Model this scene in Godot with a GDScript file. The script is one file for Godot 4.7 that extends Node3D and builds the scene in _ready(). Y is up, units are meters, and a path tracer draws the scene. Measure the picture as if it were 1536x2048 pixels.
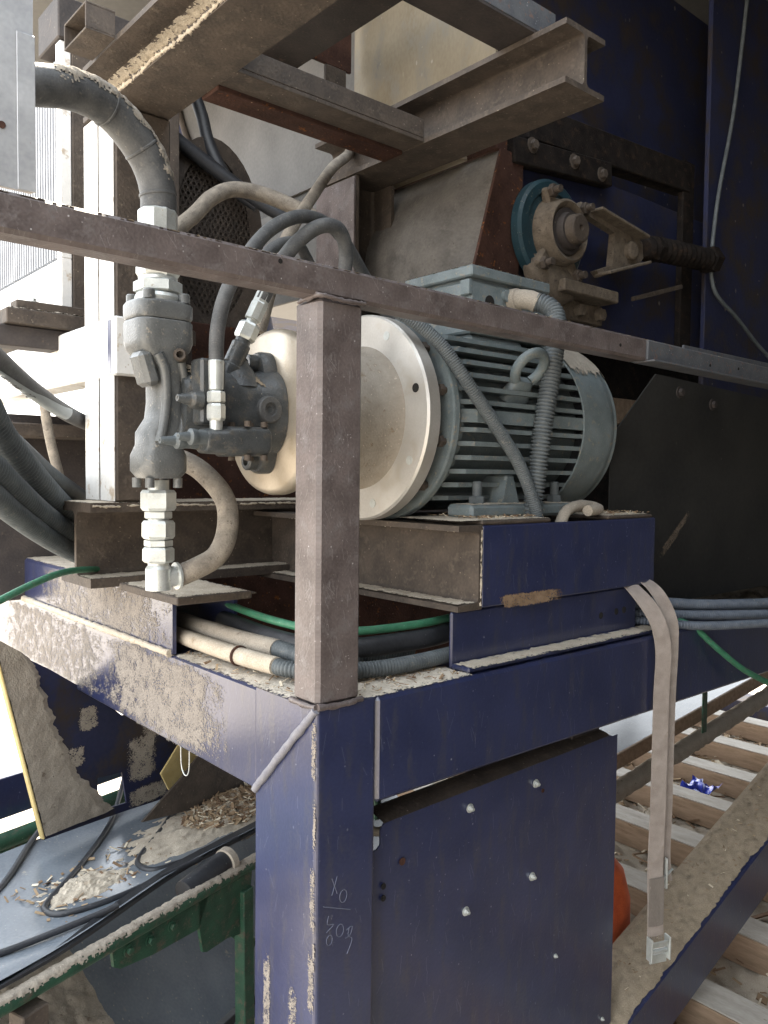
extends Node3D
# Coordinates are kept as (a, h, b): a runs along the front of the machine to the right, h is up, b runs along its left side to the back.

var M := {}
var counts := {}
var rng := RandomNumberGenerator.new()
var wob := FastNoiseLite.new()

func P(a: float, h: float, b: float) -> Vector3:
	return Vector3(a, h, -b)

# ---------------------------------------------------------------- geometry
class Geo:
	var v := PackedVector3Array()
	var n := PackedVector3Array()

	func tri(a: Vector3, b: Vector3, c: Vector3, na: Vector3, nb: Vector3, nc: Vector3) -> void:
		if (b - a).cross(c - a).dot(na + nb + nc) > 0.0:
			v.append(a); v.append(c); v.append(b); n.append(na); n.append(nc); n.append(nb)
		else:
			v.append(a); v.append(b); v.append(c); n.append(na); n.append(nb); n.append(nc)

	func flat(a: Vector3, b: Vector3, c: Vector3, d: Vector3, out: Vector3) -> void:
		var g := (b - a).cross(c - a)
		if g.length_squared() < 1e-16:
			g = (c - a).cross(d - a)
		g = g.normalized()
		if g.dot(out) < 0.0:
			g = -g
		tri(a, b, c, g, g, g)
		tri(a, c, d, g, g, g)

	func box(o: Vector3, x: Vector3, y: Vector3, z: Vector3, s: Vector3, ch: float) -> void:
		# a box about o with axes x y z, half sizes s and chamfer ch
		var ax := [x.normalized(), y.normalized(), z.normalized()]
		var hs := [s.x, s.y, s.z]
		var c: float = minf(ch, 0.45 * 2.0 * minf(s.x, minf(s.y, s.z)))
		var at := func(sg: Array, full: int) -> Vector3:
			var p := o
			for k in 3:
				p += ax[k] * (sg[k] * (hs[k] - (0.0 if k == full else c)))
			return p
		for k in 3:
			var i := (k + 1) % 3
			var j := (k + 2) % 3
			for sk in [-1.0, 1.0]:
				var q := []
				for e in [[-1.0, -1.0], [1.0, -1.0], [1.0, 1.0], [-1.0, 1.0]]:
					var sg := [0.0, 0.0, 0.0]
					sg[k] = sk; sg[i] = e[0]; sg[j] = e[1]
					q.append(at.call(sg, k))
				flat(q[0], q[1], q[2], q[3], ax[k] * sk)
			if c > 0.0:
				for e in [[-1.0, -1.0], [1.0, -1.0], [1.0, 1.0], [-1.0, 1.0]]:
					var s0 := [0.0, 0.0, 0.0]
					var s1 := [0.0, 0.0, 0.0]
					s0[i] = e[0]; s0[j] = e[1]; s0[k] = -1.0
					s1[i] = e[0]; s1[j] = e[1]; s1[k] = 1.0
					flat(at.call(s0, i), at.call(s1, i), at.call(s1, j), at.call(s0, j), ax[i] * e[0] + ax[j] * e[1])
		if c > 0.0:
			for sx in [-1.0, 1.0]:
				for sy in [-1.0, 1.0]:
					for sz in [-1.0, 1.0]:
						var g: Vector3 = (ax[0] * sx + ax[1] * sy + ax[2] * sz).normalized()
						tri(at.call([sx, sy, sz], 0), at.call([sx, sy, sz], 1), at.call([sx, sy, sz], 2), g, g, g)

	func bx(a0: float, a1: float, h0: float, h1: float, b0: float, b1: float, ch := 0.003) -> void:
		box(Vector3((a0 + a1) / 2, (h0 + h1) / 2, -(b0 + b1) / 2), Vector3.RIGHT, Vector3.UP, Vector3.BACK, Vector3((a1 - a0) / 2, (h1 - h0) / 2, (b1 - b0) / 2), ch)

	func bar(p: Vector3, q: Vector3, up: Vector3, w: float, t: float, ch := 0.002) -> void:
		# a rectangular bar from p to q, w across and t along up
		var z := (q - p).normalized()
		var x := z.cross(up).normalized()
		var y := x.cross(z).normalized()
		box((p + q) / 2, x, y, z, Vector3(w / 2, t / 2, p.distance_to(q) / 2), ch)

	func extr(poly: PackedVector2Array, p: Vector3, q: Vector3, x: Vector3, y: Vector3) -> void:
		var area := 0.0
		var m := poly.size()
		for i in m:
			area += poly[i].cross(poly[(i + 1) % m])
		var sg := 1.0 if area > 0.0 else -1.0
		for i in m:
			var e := poly[i]
			var f := poly[(i + 1) % m]
			var d := (f - e) * sg
			var out := x * d.y - y * d.x
			flat(p + x * e.x + y * e.y, p + x * f.x + y * f.y, q + x * f.x + y * f.y, q + x * e.x + y * e.y, out)
		var ids := Geometry2D.triangulate_polygon(poly)
		var ax := (q - p).normalized()
		for i in range(0, ids.size(), 3):
			var a := poly[ids[i]]
			var b := poly[ids[i + 1]]
			var c := poly[ids[i + 2]]
			tri(p + x * a.x + y * a.y, p + x * b.x + y * b.y, p + x * c.x + y * c.y, -ax, -ax, -ax)
			tri(q + x * a.x + y * a.y, q + x * b.x + y * b.y, q + x * c.x + y * c.y, ax, ax, ax)

	func lathe(pr: Array, o: Vector3, axis: Vector3, seg := 24, facet := false, smooth := false) -> void:
		# pr holds Vector2(along the axis, radius)
		var z := axis.normalized()
		var x := z.cross(Vector3.UP if absf(z.y) < 0.9 else Vector3.RIGHT).normalized()
		var y := z.cross(x)
		var nr := []
		for i in pr.size() - 1:
			var d: Vector2 = pr[i + 1] - pr[i]
			nr.append(Vector2(-d.y, d.x).normalized())
		var prof: PackedVector2Array = PackedVector2Array(pr)
		var ar := 0.0
		for i in prof.size() - 1:
			ar += (prof[i + 1].x - prof[i].x) * (prof[i + 1].y + prof[i].y)
		var sg := 1.0 if ar >= 0.0 else -1.0
		for i in pr.size() - 1:
			var p0: Vector2 = pr[i]
			var p1: Vector2 = pr[i + 1]
			if p0.distance_squared_to(p1) < 1e-12:
				continue
			var m0: Vector2 = nr[i] * sg
			var m1: Vector2 = nr[i] * sg
			if smooth:
				if i > 0 and nr[i - 1].dot(nr[i]) > 0.5: m0 = ((nr[i] + nr[i - 1]) * sg).normalized()
				if i < nr.size() - 1 and nr[i + 1].dot(nr[i]) > 0.5: m1 = ((nr[i] + nr[i + 1]) * sg).normalized()
			for k in seg:
				var t0 := TAU * k / seg
				var t1 := TAU * (k + 1) / seg
				var d0 := x * cos(t0) + y * sin(t0)
				var d1 := x * cos(t1) + y * sin(t1)
				var e0 := d0
				var e1 := d1
				if facet:
					e0 = (d0 + d1).normalized(); e1 = e0
				var a := o + z * p0.x + d0 * p0.y
				var b := o + z * p0.x + d1 * p0.y
				var c := o + z * p1.x + d1 * p1.y
				var d := o + z * p1.x + d0 * p1.y
				if p1.y > 1e-6:
					tri(a, c, d, z * m0.x + e0 * m0.y, z * m1.x + e1 * m1.y, z * m1.x + e0 * m1.y)
				if p0.y > 1e-6:
					tri(a, b, c, z * m0.x + e0 * m0.y, z * m0.x + e1 * m0.y, z * m1.x + e1 * m1.y)

	func hexa(o: Vector3, axis: Vector3, r: float, l: float, turn := 0.0) -> void:
		var z := axis.normalized()
		lathe([Vector2(0, 0), Vector2(0, r * 0.88), Vector2(l * 0.14, r), Vector2(l * 0.86, r), Vector2(l, r * 0.88), Vector2(l, 0)], o, z, 6, true)

	func curve(pts: Array, step: float) -> Array:
		var c := Curve3D.new()
		c.bake_interval = step
		for i in pts.size():
			var t: Vector3 = (pts[mini(i + 1, pts.size() - 1)] - pts[maxi(i - 1, 0)]) / 6.0
			c.add_point(pts[i], -t, t)
		var l := c.get_baked_length()
		var m := maxi(2, int(l / step))
		var out := []
		for i in m + 1:
			out.append(c.sample_baked(l * i / m, true))
		return out

	func tube(pts: Array, r: float, sides := 14, pitch := 0.0, amp := 0.0, nz: FastNoiseLite = null, ends := Vector2.ONE) -> void:
		var c := curve(pts, pitch / 4.0 if pitch > 0.0 else maxf(r * 0.6, 0.004))
		var m := c.size()
		var x := Vector3.ZERO
		var rings := []
		var norms := []
		for i in m:
			var t: Vector3 = (c[mini(i + 1, m - 1)] - c[maxi(i - 1, 0)]).normalized()
			if i == 0:
				x = t.cross(Vector3.UP if absf(t.y) < 0.8 else Vector3.RIGHT).normalized()
			x = (x - t * t.dot(x)).normalized()
			var y := t.cross(x)
			var rr := r * lerpf(ends.x, ends.y, float(i) / (m - 1))
			var tilt := 0.0
			if pitch > 0.0:
				rr += amp * [0.0, 1.0, 1.0, 0.0][i % 4] - amp * 0.5
				tilt = [-0.8, -0.3, 0.3, 0.8][i % 4]
			var ring := PackedVector3Array()
			var nn := PackedVector3Array()
			for k in sides:
				var d := x * cos(TAU * k / sides) + y * sin(TAU * k / sides)
				var q := rr
				if nz != null:
					var w: Vector3 = c[i] + d * r
					q += amp * nz.get_noise_3dv(w * 100.0)
				ring.append(c[i] + d * q)
				nn.append((d + t * tilt).normalized())
			rings.append(ring)
			norms.append(nn)
		for i in m - 1:
			for k in sides:
				var k1 := (k + 1) % sides
				tri(rings[i][k], rings[i][k1], rings[i + 1][k1], norms[i][k], norms[i][k1], norms[i + 1][k1])
				tri(rings[i][k], rings[i + 1][k1], rings[i + 1][k], norms[i][k], norms[i + 1][k1], norms[i + 1][k])
		for e in [0, m - 1]:
			var t: Vector3 = (c[1] - c[0]).normalized() * -1.0 if e == 0 else (c[m - 1] - c[m - 2]).normalized()
			for k in sides:
				tri(c[e], rings[e][k], rings[e][(k + 1) % sides], t, t, t)

	func loft(secs: Array, x: Vector3, y: Vector3, seg := 28) -> void:
		# secs hold [centre, half along x, half along y, exponent]
		var grid := []
		for s in secs:
			var ring := PackedVector3Array()
			for k in seg:
				var t := TAU * k / seg
				var e: float = 2.0 / s[3]
				ring.append(s[0] + x * (s[1] * signf(cos(t)) * pow(absf(cos(t)), e)) + y * (s[2] * signf(sin(t)) * pow(absf(sin(t)), e)))
			grid.append(ring)
		var m := grid.size()
		var nrm := func(i: int, k: int) -> Vector3:
			var du: Vector3 = grid[i][(k + 1) % seg] - grid[i][(k + seg - 1) % seg]
			var dv: Vector3 = grid[mini(i + 1, m - 1)][k] - grid[maxi(i - 1, 0)][k]
			var g := du.cross(dv).normalized()
			return g if g.dot(grid[i][k] - secs[i][0]) > 0.0 else -g
		for i in m - 1:
			for k in seg:
				var k1 := (k + 1) % seg
				var a: Vector3 = nrm.call(i, k)
				var b: Vector3 = nrm.call(i, k1)
				var c: Vector3 = nrm.call(i + 1, k1)
				var d: Vector3 = nrm.call(i + 1, k)
				tri(grid[i][k], grid[i][k1], grid[i + 1][k1], a, b, c)
				tri(grid[i][k], grid[i + 1][k1], grid[i + 1][k], a, c, d)
		for e in [0, m - 1]:
			var t: Vector3 = (secs[0][0] - secs[1][0] if e == 0 else secs[m - 1][0] - secs[m - 2][0]).normalized()
			for k in seg:
				tri(secs[e][0], grid[e][k], grid[e][(k + 1) % seg], t, t, t)

	func sheet(f: Callable, nu: int, nv: int, out: Vector3, skip = null) -> void:
		var g := []
		for i in nu + 1:
			var row := PackedVector3Array()
			for j in nv + 1:
				row.append(f.call(float(i) / nu, float(j) / nv))
			g.append(row)
		var ns := []
		for i in nu + 1:
			var row := PackedVector3Array()
			for j in nv + 1:
				var q: Vector3 = (g[mini(i + 1, nu)][j] - g[maxi(i - 1, 0)][j]).cross(g[i][mini(j + 1, nv)] - g[i][maxi(j - 1, 0)]).normalized()
				row.append(q if q.dot(out) >= 0.0 else -q)
			ns.append(row)
		for i in nu:
			for j in nv:
				if skip != null and skip.call((i + 0.5) / nu, (j + 0.5) / nv):
					continue
				tri(g[i][j], g[i + 1][j], g[i + 1][j + 1], ns[i][j], ns[i + 1][j], ns[i + 1][j + 1])
				tri(g[i][j], g[i + 1][j + 1], g[i][j + 1], ns[i][j], ns[i + 1][j + 1], ns[i][j + 1])

	func ribbon(pts: Array, wd: Vector3, w: float, th: float, sag := 0.0) -> void:
		# a woven band: wd points across it
		var c := curve(pts, 0.012)
		var m := c.size()
		var rows := []
		for i in m:
			var t: Vector3 = (c[mini(i + 1, m - 1)] - c[maxi(i - 1, 0)]).normalized()
			var x := (wd - t * t.dot(wd)).normalized()
			var y := t.cross(x)
			var row := []
			for k in 7:
				var u := (k / 6.0 - 0.5)
				row.append([c[i] + x * (u * w) + y * (sag * (0.25 - u * u) * 4.0 + th / 2), c[i] + x * (u * w) + y * (sag * (0.25 - u * u) * 4.0 - th / 2), y, x])
			rows.append(row)
		for i in m - 1:
			for k in 6:
				var a = rows[i][k]; var b = rows[i][k + 1]; var cc = rows[i + 1][k + 1]; var d = rows[i + 1][k]
				tri(a[0], b[0], cc[0], a[2], b[2], cc[2]); tri(a[0], cc[0], d[0], a[2], cc[2], d[2])
				tri(a[1], b[1], cc[1], -a[2], -b[2], -cc[2]); tri(a[1], cc[1], d[1], -a[2], -cc[2], -d[2])
			for k in [0, 6]:
				var s := -1.0 if k == 0 else 1.0
				flat(rows[i][k][0], rows[i][k][1], rows[i + 1][k][1], rows[i + 1][k][0], rows[i][k][3] * s)

	func mesh() -> ArrayMesh:
		var a := []
		a.resize(Mesh.ARRAY_MAX)
		a[Mesh.ARRAY_VERTEX] = v
		a[Mesh.ARRAY_NORMAL] = n
		var m := ArrayMesh.new()
		m.add_surface_from_arrays(Mesh.PRIMITIVE_TRIANGLES, a)
		return m

# ---------------------------------------------------------------- naming
func numbered(called: String, parent: Node) -> String:
	var key := str(parent.get_instance_id()) + called
	var k: int = counts.get(key, 0)
	counts[key] = k + 1
	return called if k == 0 else "%s_%03d" % [called, k]

func thing(called: String, label: String, category: String, at := Vector3.ZERO, group := "") -> Node3D:
	var o := Node3D.new()
	o.name = numbered(called, self)
	add_child(o)
	o.position = at
	tag(o, label, category, group)
	return o

func tag(o: Node3D, label: String, category: String, group := "") -> Node3D:
	o.set_meta("label", label)
	o.set_meta("category", category)
	if group: o.set_meta("group", group)
	return o

func obj(called: String, g: Geo, mat: String, parent: Node3D = self, label := "") -> MeshInstance3D:
	# g holds places in the world; the mesh keeps them relative to its thing
	var o := MeshInstance3D.new()
	o.mesh = g.mesh()
	o.material_override = M[mat]
	o.name = numbered(called, parent)
	parent.add_child(o)
	var q := Vector3.ZERO
	var p := parent
	while p != null and p != self:
		q += p.position
		p = p.get_parent() as Node3D
	o.position = -q
	if label: o.set_meta("label", label)
	return o

func stuff(o: Node3D) -> void:
	o.set_meta("kind", "stuff")

func structure(o: Node3D) -> void:
	o.set_meta("kind", "structure")

# ---------------------------------------------------------------- materials
func mk(key: String, c0: Color, c1: Color, op := {}) -> void:
	var n := 512
	var sd := hash(key) % 9973
	var lo := noise_bytes(sd, op.get("f", 0.012), 4, n)
	var hi := noise_bytes(sd + 7, op.get("hf", 0.11), 3, n)
	var pa := noise_bytes(sd + 13, op.get("pf", 0.018), 5, n)
	var k: float = op.get("fine", 0.35)
	var thr: float = op.get("pt", 2.0)
	var pc: Color = op.get("pc", Color.BLACK)
	if op.get("streak", false):
		var src := pa.duplicate()
		for y in n:
			var yy := y / 5 if y < n / 2 else (n - 1 - y) / 5
			for x in n: pa[y * n + x] = src[yy * n + x]
	var lut := PackedByteArray()
	var plut := PackedByteArray()
	for i in 256:
		var c := c0.lerp(c1, i / 255.0).linear_to_srgb()
		lut.append(c.r8); lut.append(c.g8); lut.append(c.b8)
		var q := pc.lerp(pc * 0.72, i / 255.0).linear_to_srgb()
		plut.append(q.r8); plut.append(q.g8); plut.append(q.b8)
	var px := PackedByteArray()
	px.resize(n * n * 3)
	var bu := PackedByteArray()
	bu.resize(n * n)
	var kf := 1.0 - k
	var t8 := int(thr * 255.0)
	var soft: int = op.get("soft", 5)
	for i in n * n:
		var t := clampi(int(((lo[i] * kf + hi[i] * k) - 128.0) * 1.5 + 128.0), 0, 255)
		var j := i * 3
		var s := t * 3
		px[j] = lut[s]; px[j + 1] = lut[s + 1]; px[j + 2] = lut[s + 2]
		var p := pa[i] + (hi[i] - 128) / 3
		if p > t8:
			var w := mini((p - t8) * soft, 256)
			px[j] += ((plut[s] - px[j]) * w) >> 8; px[j + 1] += ((plut[s + 1] - px[j + 1]) * w) >> 8; px[j + 2] += ((plut[s + 2] - px[j + 2]) * w) >> 8
			bu[i] = clampi(hi[i] / 2 + lo[i] / 8 + (w >> 2), 0, 255)
		else:
			bu[i] = hi[i] / 2 + lo[i] / 8
	rng.seed = sd
	var sc: Color = op.get("sc", Color(0.4, 0.38, 0.36)).linear_to_srgb()
	for i in op.get("sn", 0):
		var cx := rng.randi() % n
		var cy := rng.randi() % n
		var r := rng.randf_range(0.4, op.get("sr", 1.6))
		var st := rng.randf_range(0.6, 1.6)
		var mixv := rng.randf_range(0.35, 1.0)
		var ri := int(ceil(r * st))
		for dy in range(-ri, ri + 1):
			for dx in range(-ri, ri + 1):
				if dx * dx + dy * dy / (st * st) <= r * r:
					var j := (posmod(cy + dy, n) * n + posmod(cx + dx, n)) * 3
					px[j] = int(lerpf(px[j], sc.r8, mixv)); px[j + 1] = int(lerpf(px[j + 1], sc.g8, mixv)); px[j + 2] = int(lerpf(px[j + 2], sc.b8, mixv))
					bu[j / 3] = mini(255, bu[j / 3] + 60)
	for i in op.get("scratch", 0):
		var x := rng.randf() * n
		var y := rng.randf() * n
		var an: float = rng.randfn(op.get("sa", PI / 2), 0.25)
		var l := rng.randi_range(4, 34)
		for s in l:
			var j := (posmod(int(y + sin(an) * s), n) * n + posmod(int(x + cos(an) * s), n)) * 3
			px[j] = int(lerpf(px[j], sc.r8, 0.4)); px[j + 1] = int(lerpf(px[j + 1], sc.g8, 0.4)); px[j + 2] = int(lerpf(px[j + 2], sc.b8, 0.4))
	var m := StandardMaterial3D.new()
	m.resource_name = key
	m.albedo_texture = ImageTexture.create_from_image(Image.create_from_data(n, n, false, Image.FORMAT_RGB8, px))
	m.roughness = op.get("rough", 0.7)
	m.metallic = op.get("metal", 0.0)
	m.metallic_specular = op.get("spec", 0.5)
	m.uv1_triplanar = true
	m.uv1_world_triplanar = true
	m.uv1_triplanar_sharpness = 6.0
	m.uv1_scale = op.get("s", Vector3(2, 2, 2))
	if op.get("bump", 0.0) > 0.0:
		m.heightmap_enabled = true
		m.heightmap_texture = ImageTexture.create_from_image(Image.create_from_data(n, n, false, Image.FORMAT_L8, bu))
		m.heightmap_scale = op.bump
	if op.has("coat"):
		m.clearcoat_enabled = true
		m.clearcoat = op.coat
		m.clearcoat_roughness = 0.24
	M[key] = m

func noise_bytes(sd: int, f: float, oct: int, n: int) -> PackedByteArray:
	var z := FastNoiseLite.new()
	z.seed = sd
	z.noise_type = FastNoiseLite.TYPE_SIMPLEX_SMOOTH
	z.frequency = f
	z.fractal_octaves = oct
	var im := z.get_seamless_image(n, n)
	im.convert(Image.FORMAT_L8)
	return im.get_data()

func materials() -> void:
	var V := Vector3.ONE
	mk("blue_paint", Color(0.013, 0.018, 0.055), Color(0.023, 0.029, 0.079), {coat = 0.7, spec = 0.5, sn = 170, sc = Color(0.24, 0.24, 0.26), sr = 1.3, scratch = 110, rough = 0.3, bump = 0.03, f = 0.006, pf = 0.03, pt = 0.56, pc = Color(0.045, 0.045, 0.068), soft = 2, streak = true})
	mk("primer", Color(0.062, 0.049, 0.047), Color(0.132, 0.108, 0.104), {sn = 260, sc = Color(0.36, 0.34, 0.34), sr = 1.5, scratch = 220, sa = 1.2, rough = 0.45, bump = 0.06, f = 0.009, pf = 0.016, pt = 0.57, soft = 2, pc = Color(0.165, 0.148, 0.148), s = V * 3})
	mk("brown_steel", Color(0.032, 0.024, 0.019), Color(0.078, 0.059, 0.045), {sn = 400, sc = Color(0.32, 0.27, 0.2), sr = 1.2, rough = 0.75, bump = 0.12, pf = 0.025, pt = 0.6, soft = 2, pc = Color(0.12, 0.096, 0.073)})
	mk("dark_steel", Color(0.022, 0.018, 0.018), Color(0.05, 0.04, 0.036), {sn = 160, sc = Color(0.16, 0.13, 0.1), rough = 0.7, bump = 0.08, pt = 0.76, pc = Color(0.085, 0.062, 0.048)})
	mk("dark_blue", Color(0.013, 0.016, 0.043), Color(0.022, 0.026, 0.064), {spec = 0.35, sn = 60, sc = Color(0.16, 0.14, 0.12), sr = 2.4, rough = 0.65, bump = 0.06, f = 0.006, pf = 0.012, pt = 0.40, soft = 2, pc = Color(0.042, 0.031, 0.026), s = V})  # shade of the recess partly put into the colour: less blue, soot brown
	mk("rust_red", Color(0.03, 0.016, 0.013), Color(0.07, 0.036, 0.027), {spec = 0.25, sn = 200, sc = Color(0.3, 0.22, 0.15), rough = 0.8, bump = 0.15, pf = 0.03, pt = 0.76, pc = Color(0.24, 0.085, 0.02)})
	mk("dust", Color(0.31, 0.265, 0.205), Color(0.5, 0.44, 0.36), {sn = 1500, sc = Color(0.62, 0.55, 0.45), sr = 1.3, rough = 1.0, bump = 0.12, hf = 0.16, fine = 0.6, pt = 0.8, pc = Color(0.24, 0.17, 0.11), s = V * 3})
	mk("brown_dust", Color(0.075, 0.058, 0.042), Color(0.15, 0.12, 0.09), {sn = 500, sc = Color(0.26, 0.21, 0.16), sr = 1.2, rough = 0.95, bump = 0.1, pf = 0.03, pt = 0.66, soft = 3, pc = Color(0.05, 0.04, 0.035), s = V * 4})
	mk("hopper_sheet", Color(0.065, 0.057, 0.05), Color(0.12, 0.107, 0.094), {sn = 400, sc = Color(0.06, 0.05, 0.045), sr = 1.6, rough = 0.8, bump = 0.1, pf = 0.02, pt = 0.6, soft = 2, pc = Color(0.16, 0.142, 0.122), s = V * 2})
	mk("dust_skin", Color(0.15, 0.13, 0.115), Color(0.25, 0.22, 0.19), {sn = 900, sc = Color(0.36, 0.32, 0.28), sr = 1.3, rough = 1.0, bump = 0.05, fine = 0.7, s = V * 4})
	mk("dust_pale", Color(0.42, 0.37, 0.3), Color(0.62, 0.56, 0.48), {sn = 700, sc = Color(0.66, 0.6, 0.52), sr = 1.3, rough = 1.0, bump = 0.1, hf = 0.16, fine = 0.6, s = V * 3})  # paler copy of dust, bright daylight put into the colour
	mk("dust_grey", Color(0.22, 0.19, 0.155), Color(0.36, 0.32, 0.265), {sn = 900, sc = Color(0.46, 0.42, 0.36), sr = 1.3, rough = 1.0, bump = 0.12, hf = 0.16, fine = 0.6, pt = 0.8, pc = Color(0.15, 0.115, 0.085), s = V * 3})
	mk("motor_paint", Color(0.105, 0.132, 0.14), Color(0.17, 0.2, 0.21), {sn = 420, sc = Color(0.36, 0.34, 0.3), sr = 1.2, rough = 0.5, bump = 0.04, pf = 0.03, pt = 0.7, pc = Color(0.27, 0.245, 0.205), s = V * 3})
	mk("cast_aluminium", Color(0.42, 0.36, 0.285), Color(0.52, 0.46, 0.38), {sn = 260, sc = Color(0.32, 0.26, 0.18), sr = 1.0, rough = 0.4, metal = 0.6, bump = 0.05, f = 0.006, pf = 0.008, pt = 0.6, soft = 1, pc = Color(0.36, 0.27, 0.17), s = V * 3})
	mk("machined_aluminium", Color(0.46, 0.44, 0.41), Color(0.58, 0.56, 0.53), {sn = 200, sc = Color(0.4, 0.33, 0.24), sr = 1.0, rough = 0.42, metal = 0.6, bump = 0.015, f = 0.005, pf = 0.008, pt = 0.62, soft = 1, pc = Color(0.42, 0.35, 0.26), s = V * 3})
	mk("dusty_aluminium", Color(0.235, 0.205, 0.168), Color(0.33, 0.295, 0.25), {sn = 900, sc = Color(0.5, 0.44, 0.36), rough = 0.75, metal = 0.15, bump = 0.12, pf = 0.02, pt = 0.75, pc = Color(0.26, 0.2, 0.14), s = V * 3})
	mk("pump_iron", Color(0.032, 0.036, 0.039), Color(0.075, 0.08, 0.083), {sn = 260, sc = Color(0.3, 0.27, 0.22), rough = 0.34, bump = 0.09, pf = 0.02, pt = 0.58, soft = 2, pc = Color(0.15, 0.126, 0.098), s = V * 4})
	mk("pump_block", Color(0.075, 0.079, 0.08), Color(0.13, 0.135, 0.136), {sn = 200, sc = Color(0.36, 0.33, 0.29), rough = 0.33, bump = 0.09, pf = 0.03, pt = 0.74, pc = Color(0.26, 0.235, 0.2), s = V * 4})
	mk("zinc", Color(0.42, 0.44, 0.43), Color(0.6, 0.62, 0.6), {sn = 120, sc = Color(0.4, 0.34, 0.24), rough = 0.36, metal = 0.55, bump = 0.02, pf = 0.04, pt = 0.8, pc = Color(0.42, 0.36, 0.27), s = V * 5})
	mk("rubber", Color(0.04, 0.042, 0.045), Color(0.10, 0.10, 0.10), {sn = 500, sc = Color(0.2, 0.19, 0.18), sr = 1.1, rough = 0.62, bump = 0.04, pf = 0.03, pt = 0.74, pc = Color(0.14, 0.13, 0.12), s = V * 4})
	mk("rubber_dusty", Color(0.14, 0.12, 0.1), Color(0.3, 0.26, 0.21), {sn = 700, sc = Color(0.42, 0.37, 0.3), sr = 1.3, rough = 0.95, bump = 0.15, pf = 0.03, pt = 0.78, pc = Color(0.1, 0.085, 0.07), s = V * 4})
	mk("conduit_grey", Color(0.055, 0.065, 0.072), Color(0.11, 0.125, 0.132), {sn = 500, sc = Color(0.3, 0.28, 0.25), sr = 1.1, rough = 0.6, bump = 0.03, pf = 0.03, pt = 0.76, pc = Color(0.22, 0.205, 0.18), s = V * 4})
	mk("conduit_blue", Color(0.06, 0.075, 0.10), Color(0.13, 0.15, 0.185), {sn = 300, sc = Color(0.26, 0.25, 0.24), rough = 0.6, bump = 0.03, pf = 0.03, pt = 0.72, pc = Color(0.2, 0.19, 0.185), s = V * 4})
	mk("green_wire", Color(0.025, 0.12, 0.065), Color(0.05, 0.2, 0.115), {pf = 0.03, pt = 0.58, soft = 2, pc = Color(0.13, 0.16, 0.12), sn = 80, sc = Color(0.4, 0.45, 0.4), rough = 0.5, s = V * 4})
	mk("green_paint", Color(0.008, 0.035, 0.02), Color(0.02, 0.075, 0.042), {sn = 260, sc = Color(0.25, 0.22, 0.17), rough = 0.55, bump = 0.06, pf = 0.02, pt = 0.54, soft = 3, pc = Color(0.085, 0.07, 0.05), s = V * 3})
	mk("belt_rubber", Color(0.11, 0.13, 0.155), Color(0.18, 0.2, 0.225), {sn = 500, sc = Color(0.32, 0.3, 0.27), spec = 0.6, rough = 0.27, bump = 0.03, pf = 0.015, pt = 0.84, pc = Color(0.3, 0.28, 0.25), f = 0.006})
	mk("black_rubber", Color(0.012, 0.013, 0.016), Color(0.03, 0.032, 0.038), {sn = 200, sc = Color(0.12, 0.12, 0.12), rough = 0.5, bump = 0.05})
	mk("strap", Color(0.22, 0.185, 0.165), Color(0.34, 0.295, 0.265), {sn = 120, sc = Color(0.25, 0.2, 0.17), rough = 0.95, bump = 0.08, hf = 0.2, fine = 0.4, pt = 0.8, pc = Color(0.3, 0.245, 0.2), s = V * 4})
	mk("strap_worn", Color(0.13, 0.112, 0.098), Color(0.21, 0.182, 0.16), {sn = 200, sc = Color(0.34, 0.3, 0.27), rough = 0.95, bump = 0.08, hf = 0.2, fine = 0.5, s = Vector3(6, 1, 6)})
	mk("wood", Color(0.19, 0.128, 0.08), Color(0.3, 0.21, 0.142), {rough = 0.85, bump = 0.08, f = 0.02, pt = 0.82, pc = Color(0.13, 0.065, 0.035), s = Vector3(4, 4, 0.6)})
	mk("wood_pale", Color(0.26, 0.235, 0.2), Color(0.4, 0.37, 0.33), {rough = 0.9, bump = 0.06, sn = 160, sc = Color(0.12, 0.09, 0.07), sr = 2.2, s = Vector3(3, 3, 0.8)})
	mk("tan_sheet", Color(0.19, 0.155, 0.105), Color(0.28, 0.24, 0.175), {sn = 160, sc = Color(0.36, 0.33, 0.28), sr = 2.5, rough = 0.55, metal = 0.1, bump = 0.04, f = 0.006, pf = 0.012, pt = 0.58, soft = 2, pc = Color(0.24, 0.225, 0.2), s = Vector3(1.6, 0.9, 1.6)})
	mk("grey_sheet", Color(0.075, 0.069, 0.062), Color(0.13, 0.12, 0.11), {sn = 60, sc = Color(0.12, 0.1, 0.09), rough = 0.5, metal = 0.15, bump = 0.02, f = 0.006, s = V * 1.2})
	mk("galvanised", Color(0.3, 0.31, 0.33), Color(0.44, 0.45, 0.47), {sn = 60, sc = Color(0.28, 0.18, 0.14), sr = 2.0, rough = 0.45, metal = 0.35, bump = 0.02, pf = 0.01, pt = 0.75, pc = Color(0.42, 0.43, 0.45)})
	mk("white_paint", Color(0.6, 0.59, 0.57), Color(0.72, 0.71, 0.69), {sn = 120, sc = Color(0.36, 0.3, 0.24), rough = 0.6, pf = 0.015, pt = 0.72, pc = Color(0.46, 0.38, 0.3)})
	mk("yellow_paint", Color(0.42, 0.32, 0.13), Color(0.54, 0.43, 0.2), {sn = 60, sc = Color(0.3, 0.24, 0.16), rough = 0.6, pt = 0.78, pc = Color(0.5, 0.44, 0.33), s = V * 4})
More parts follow.
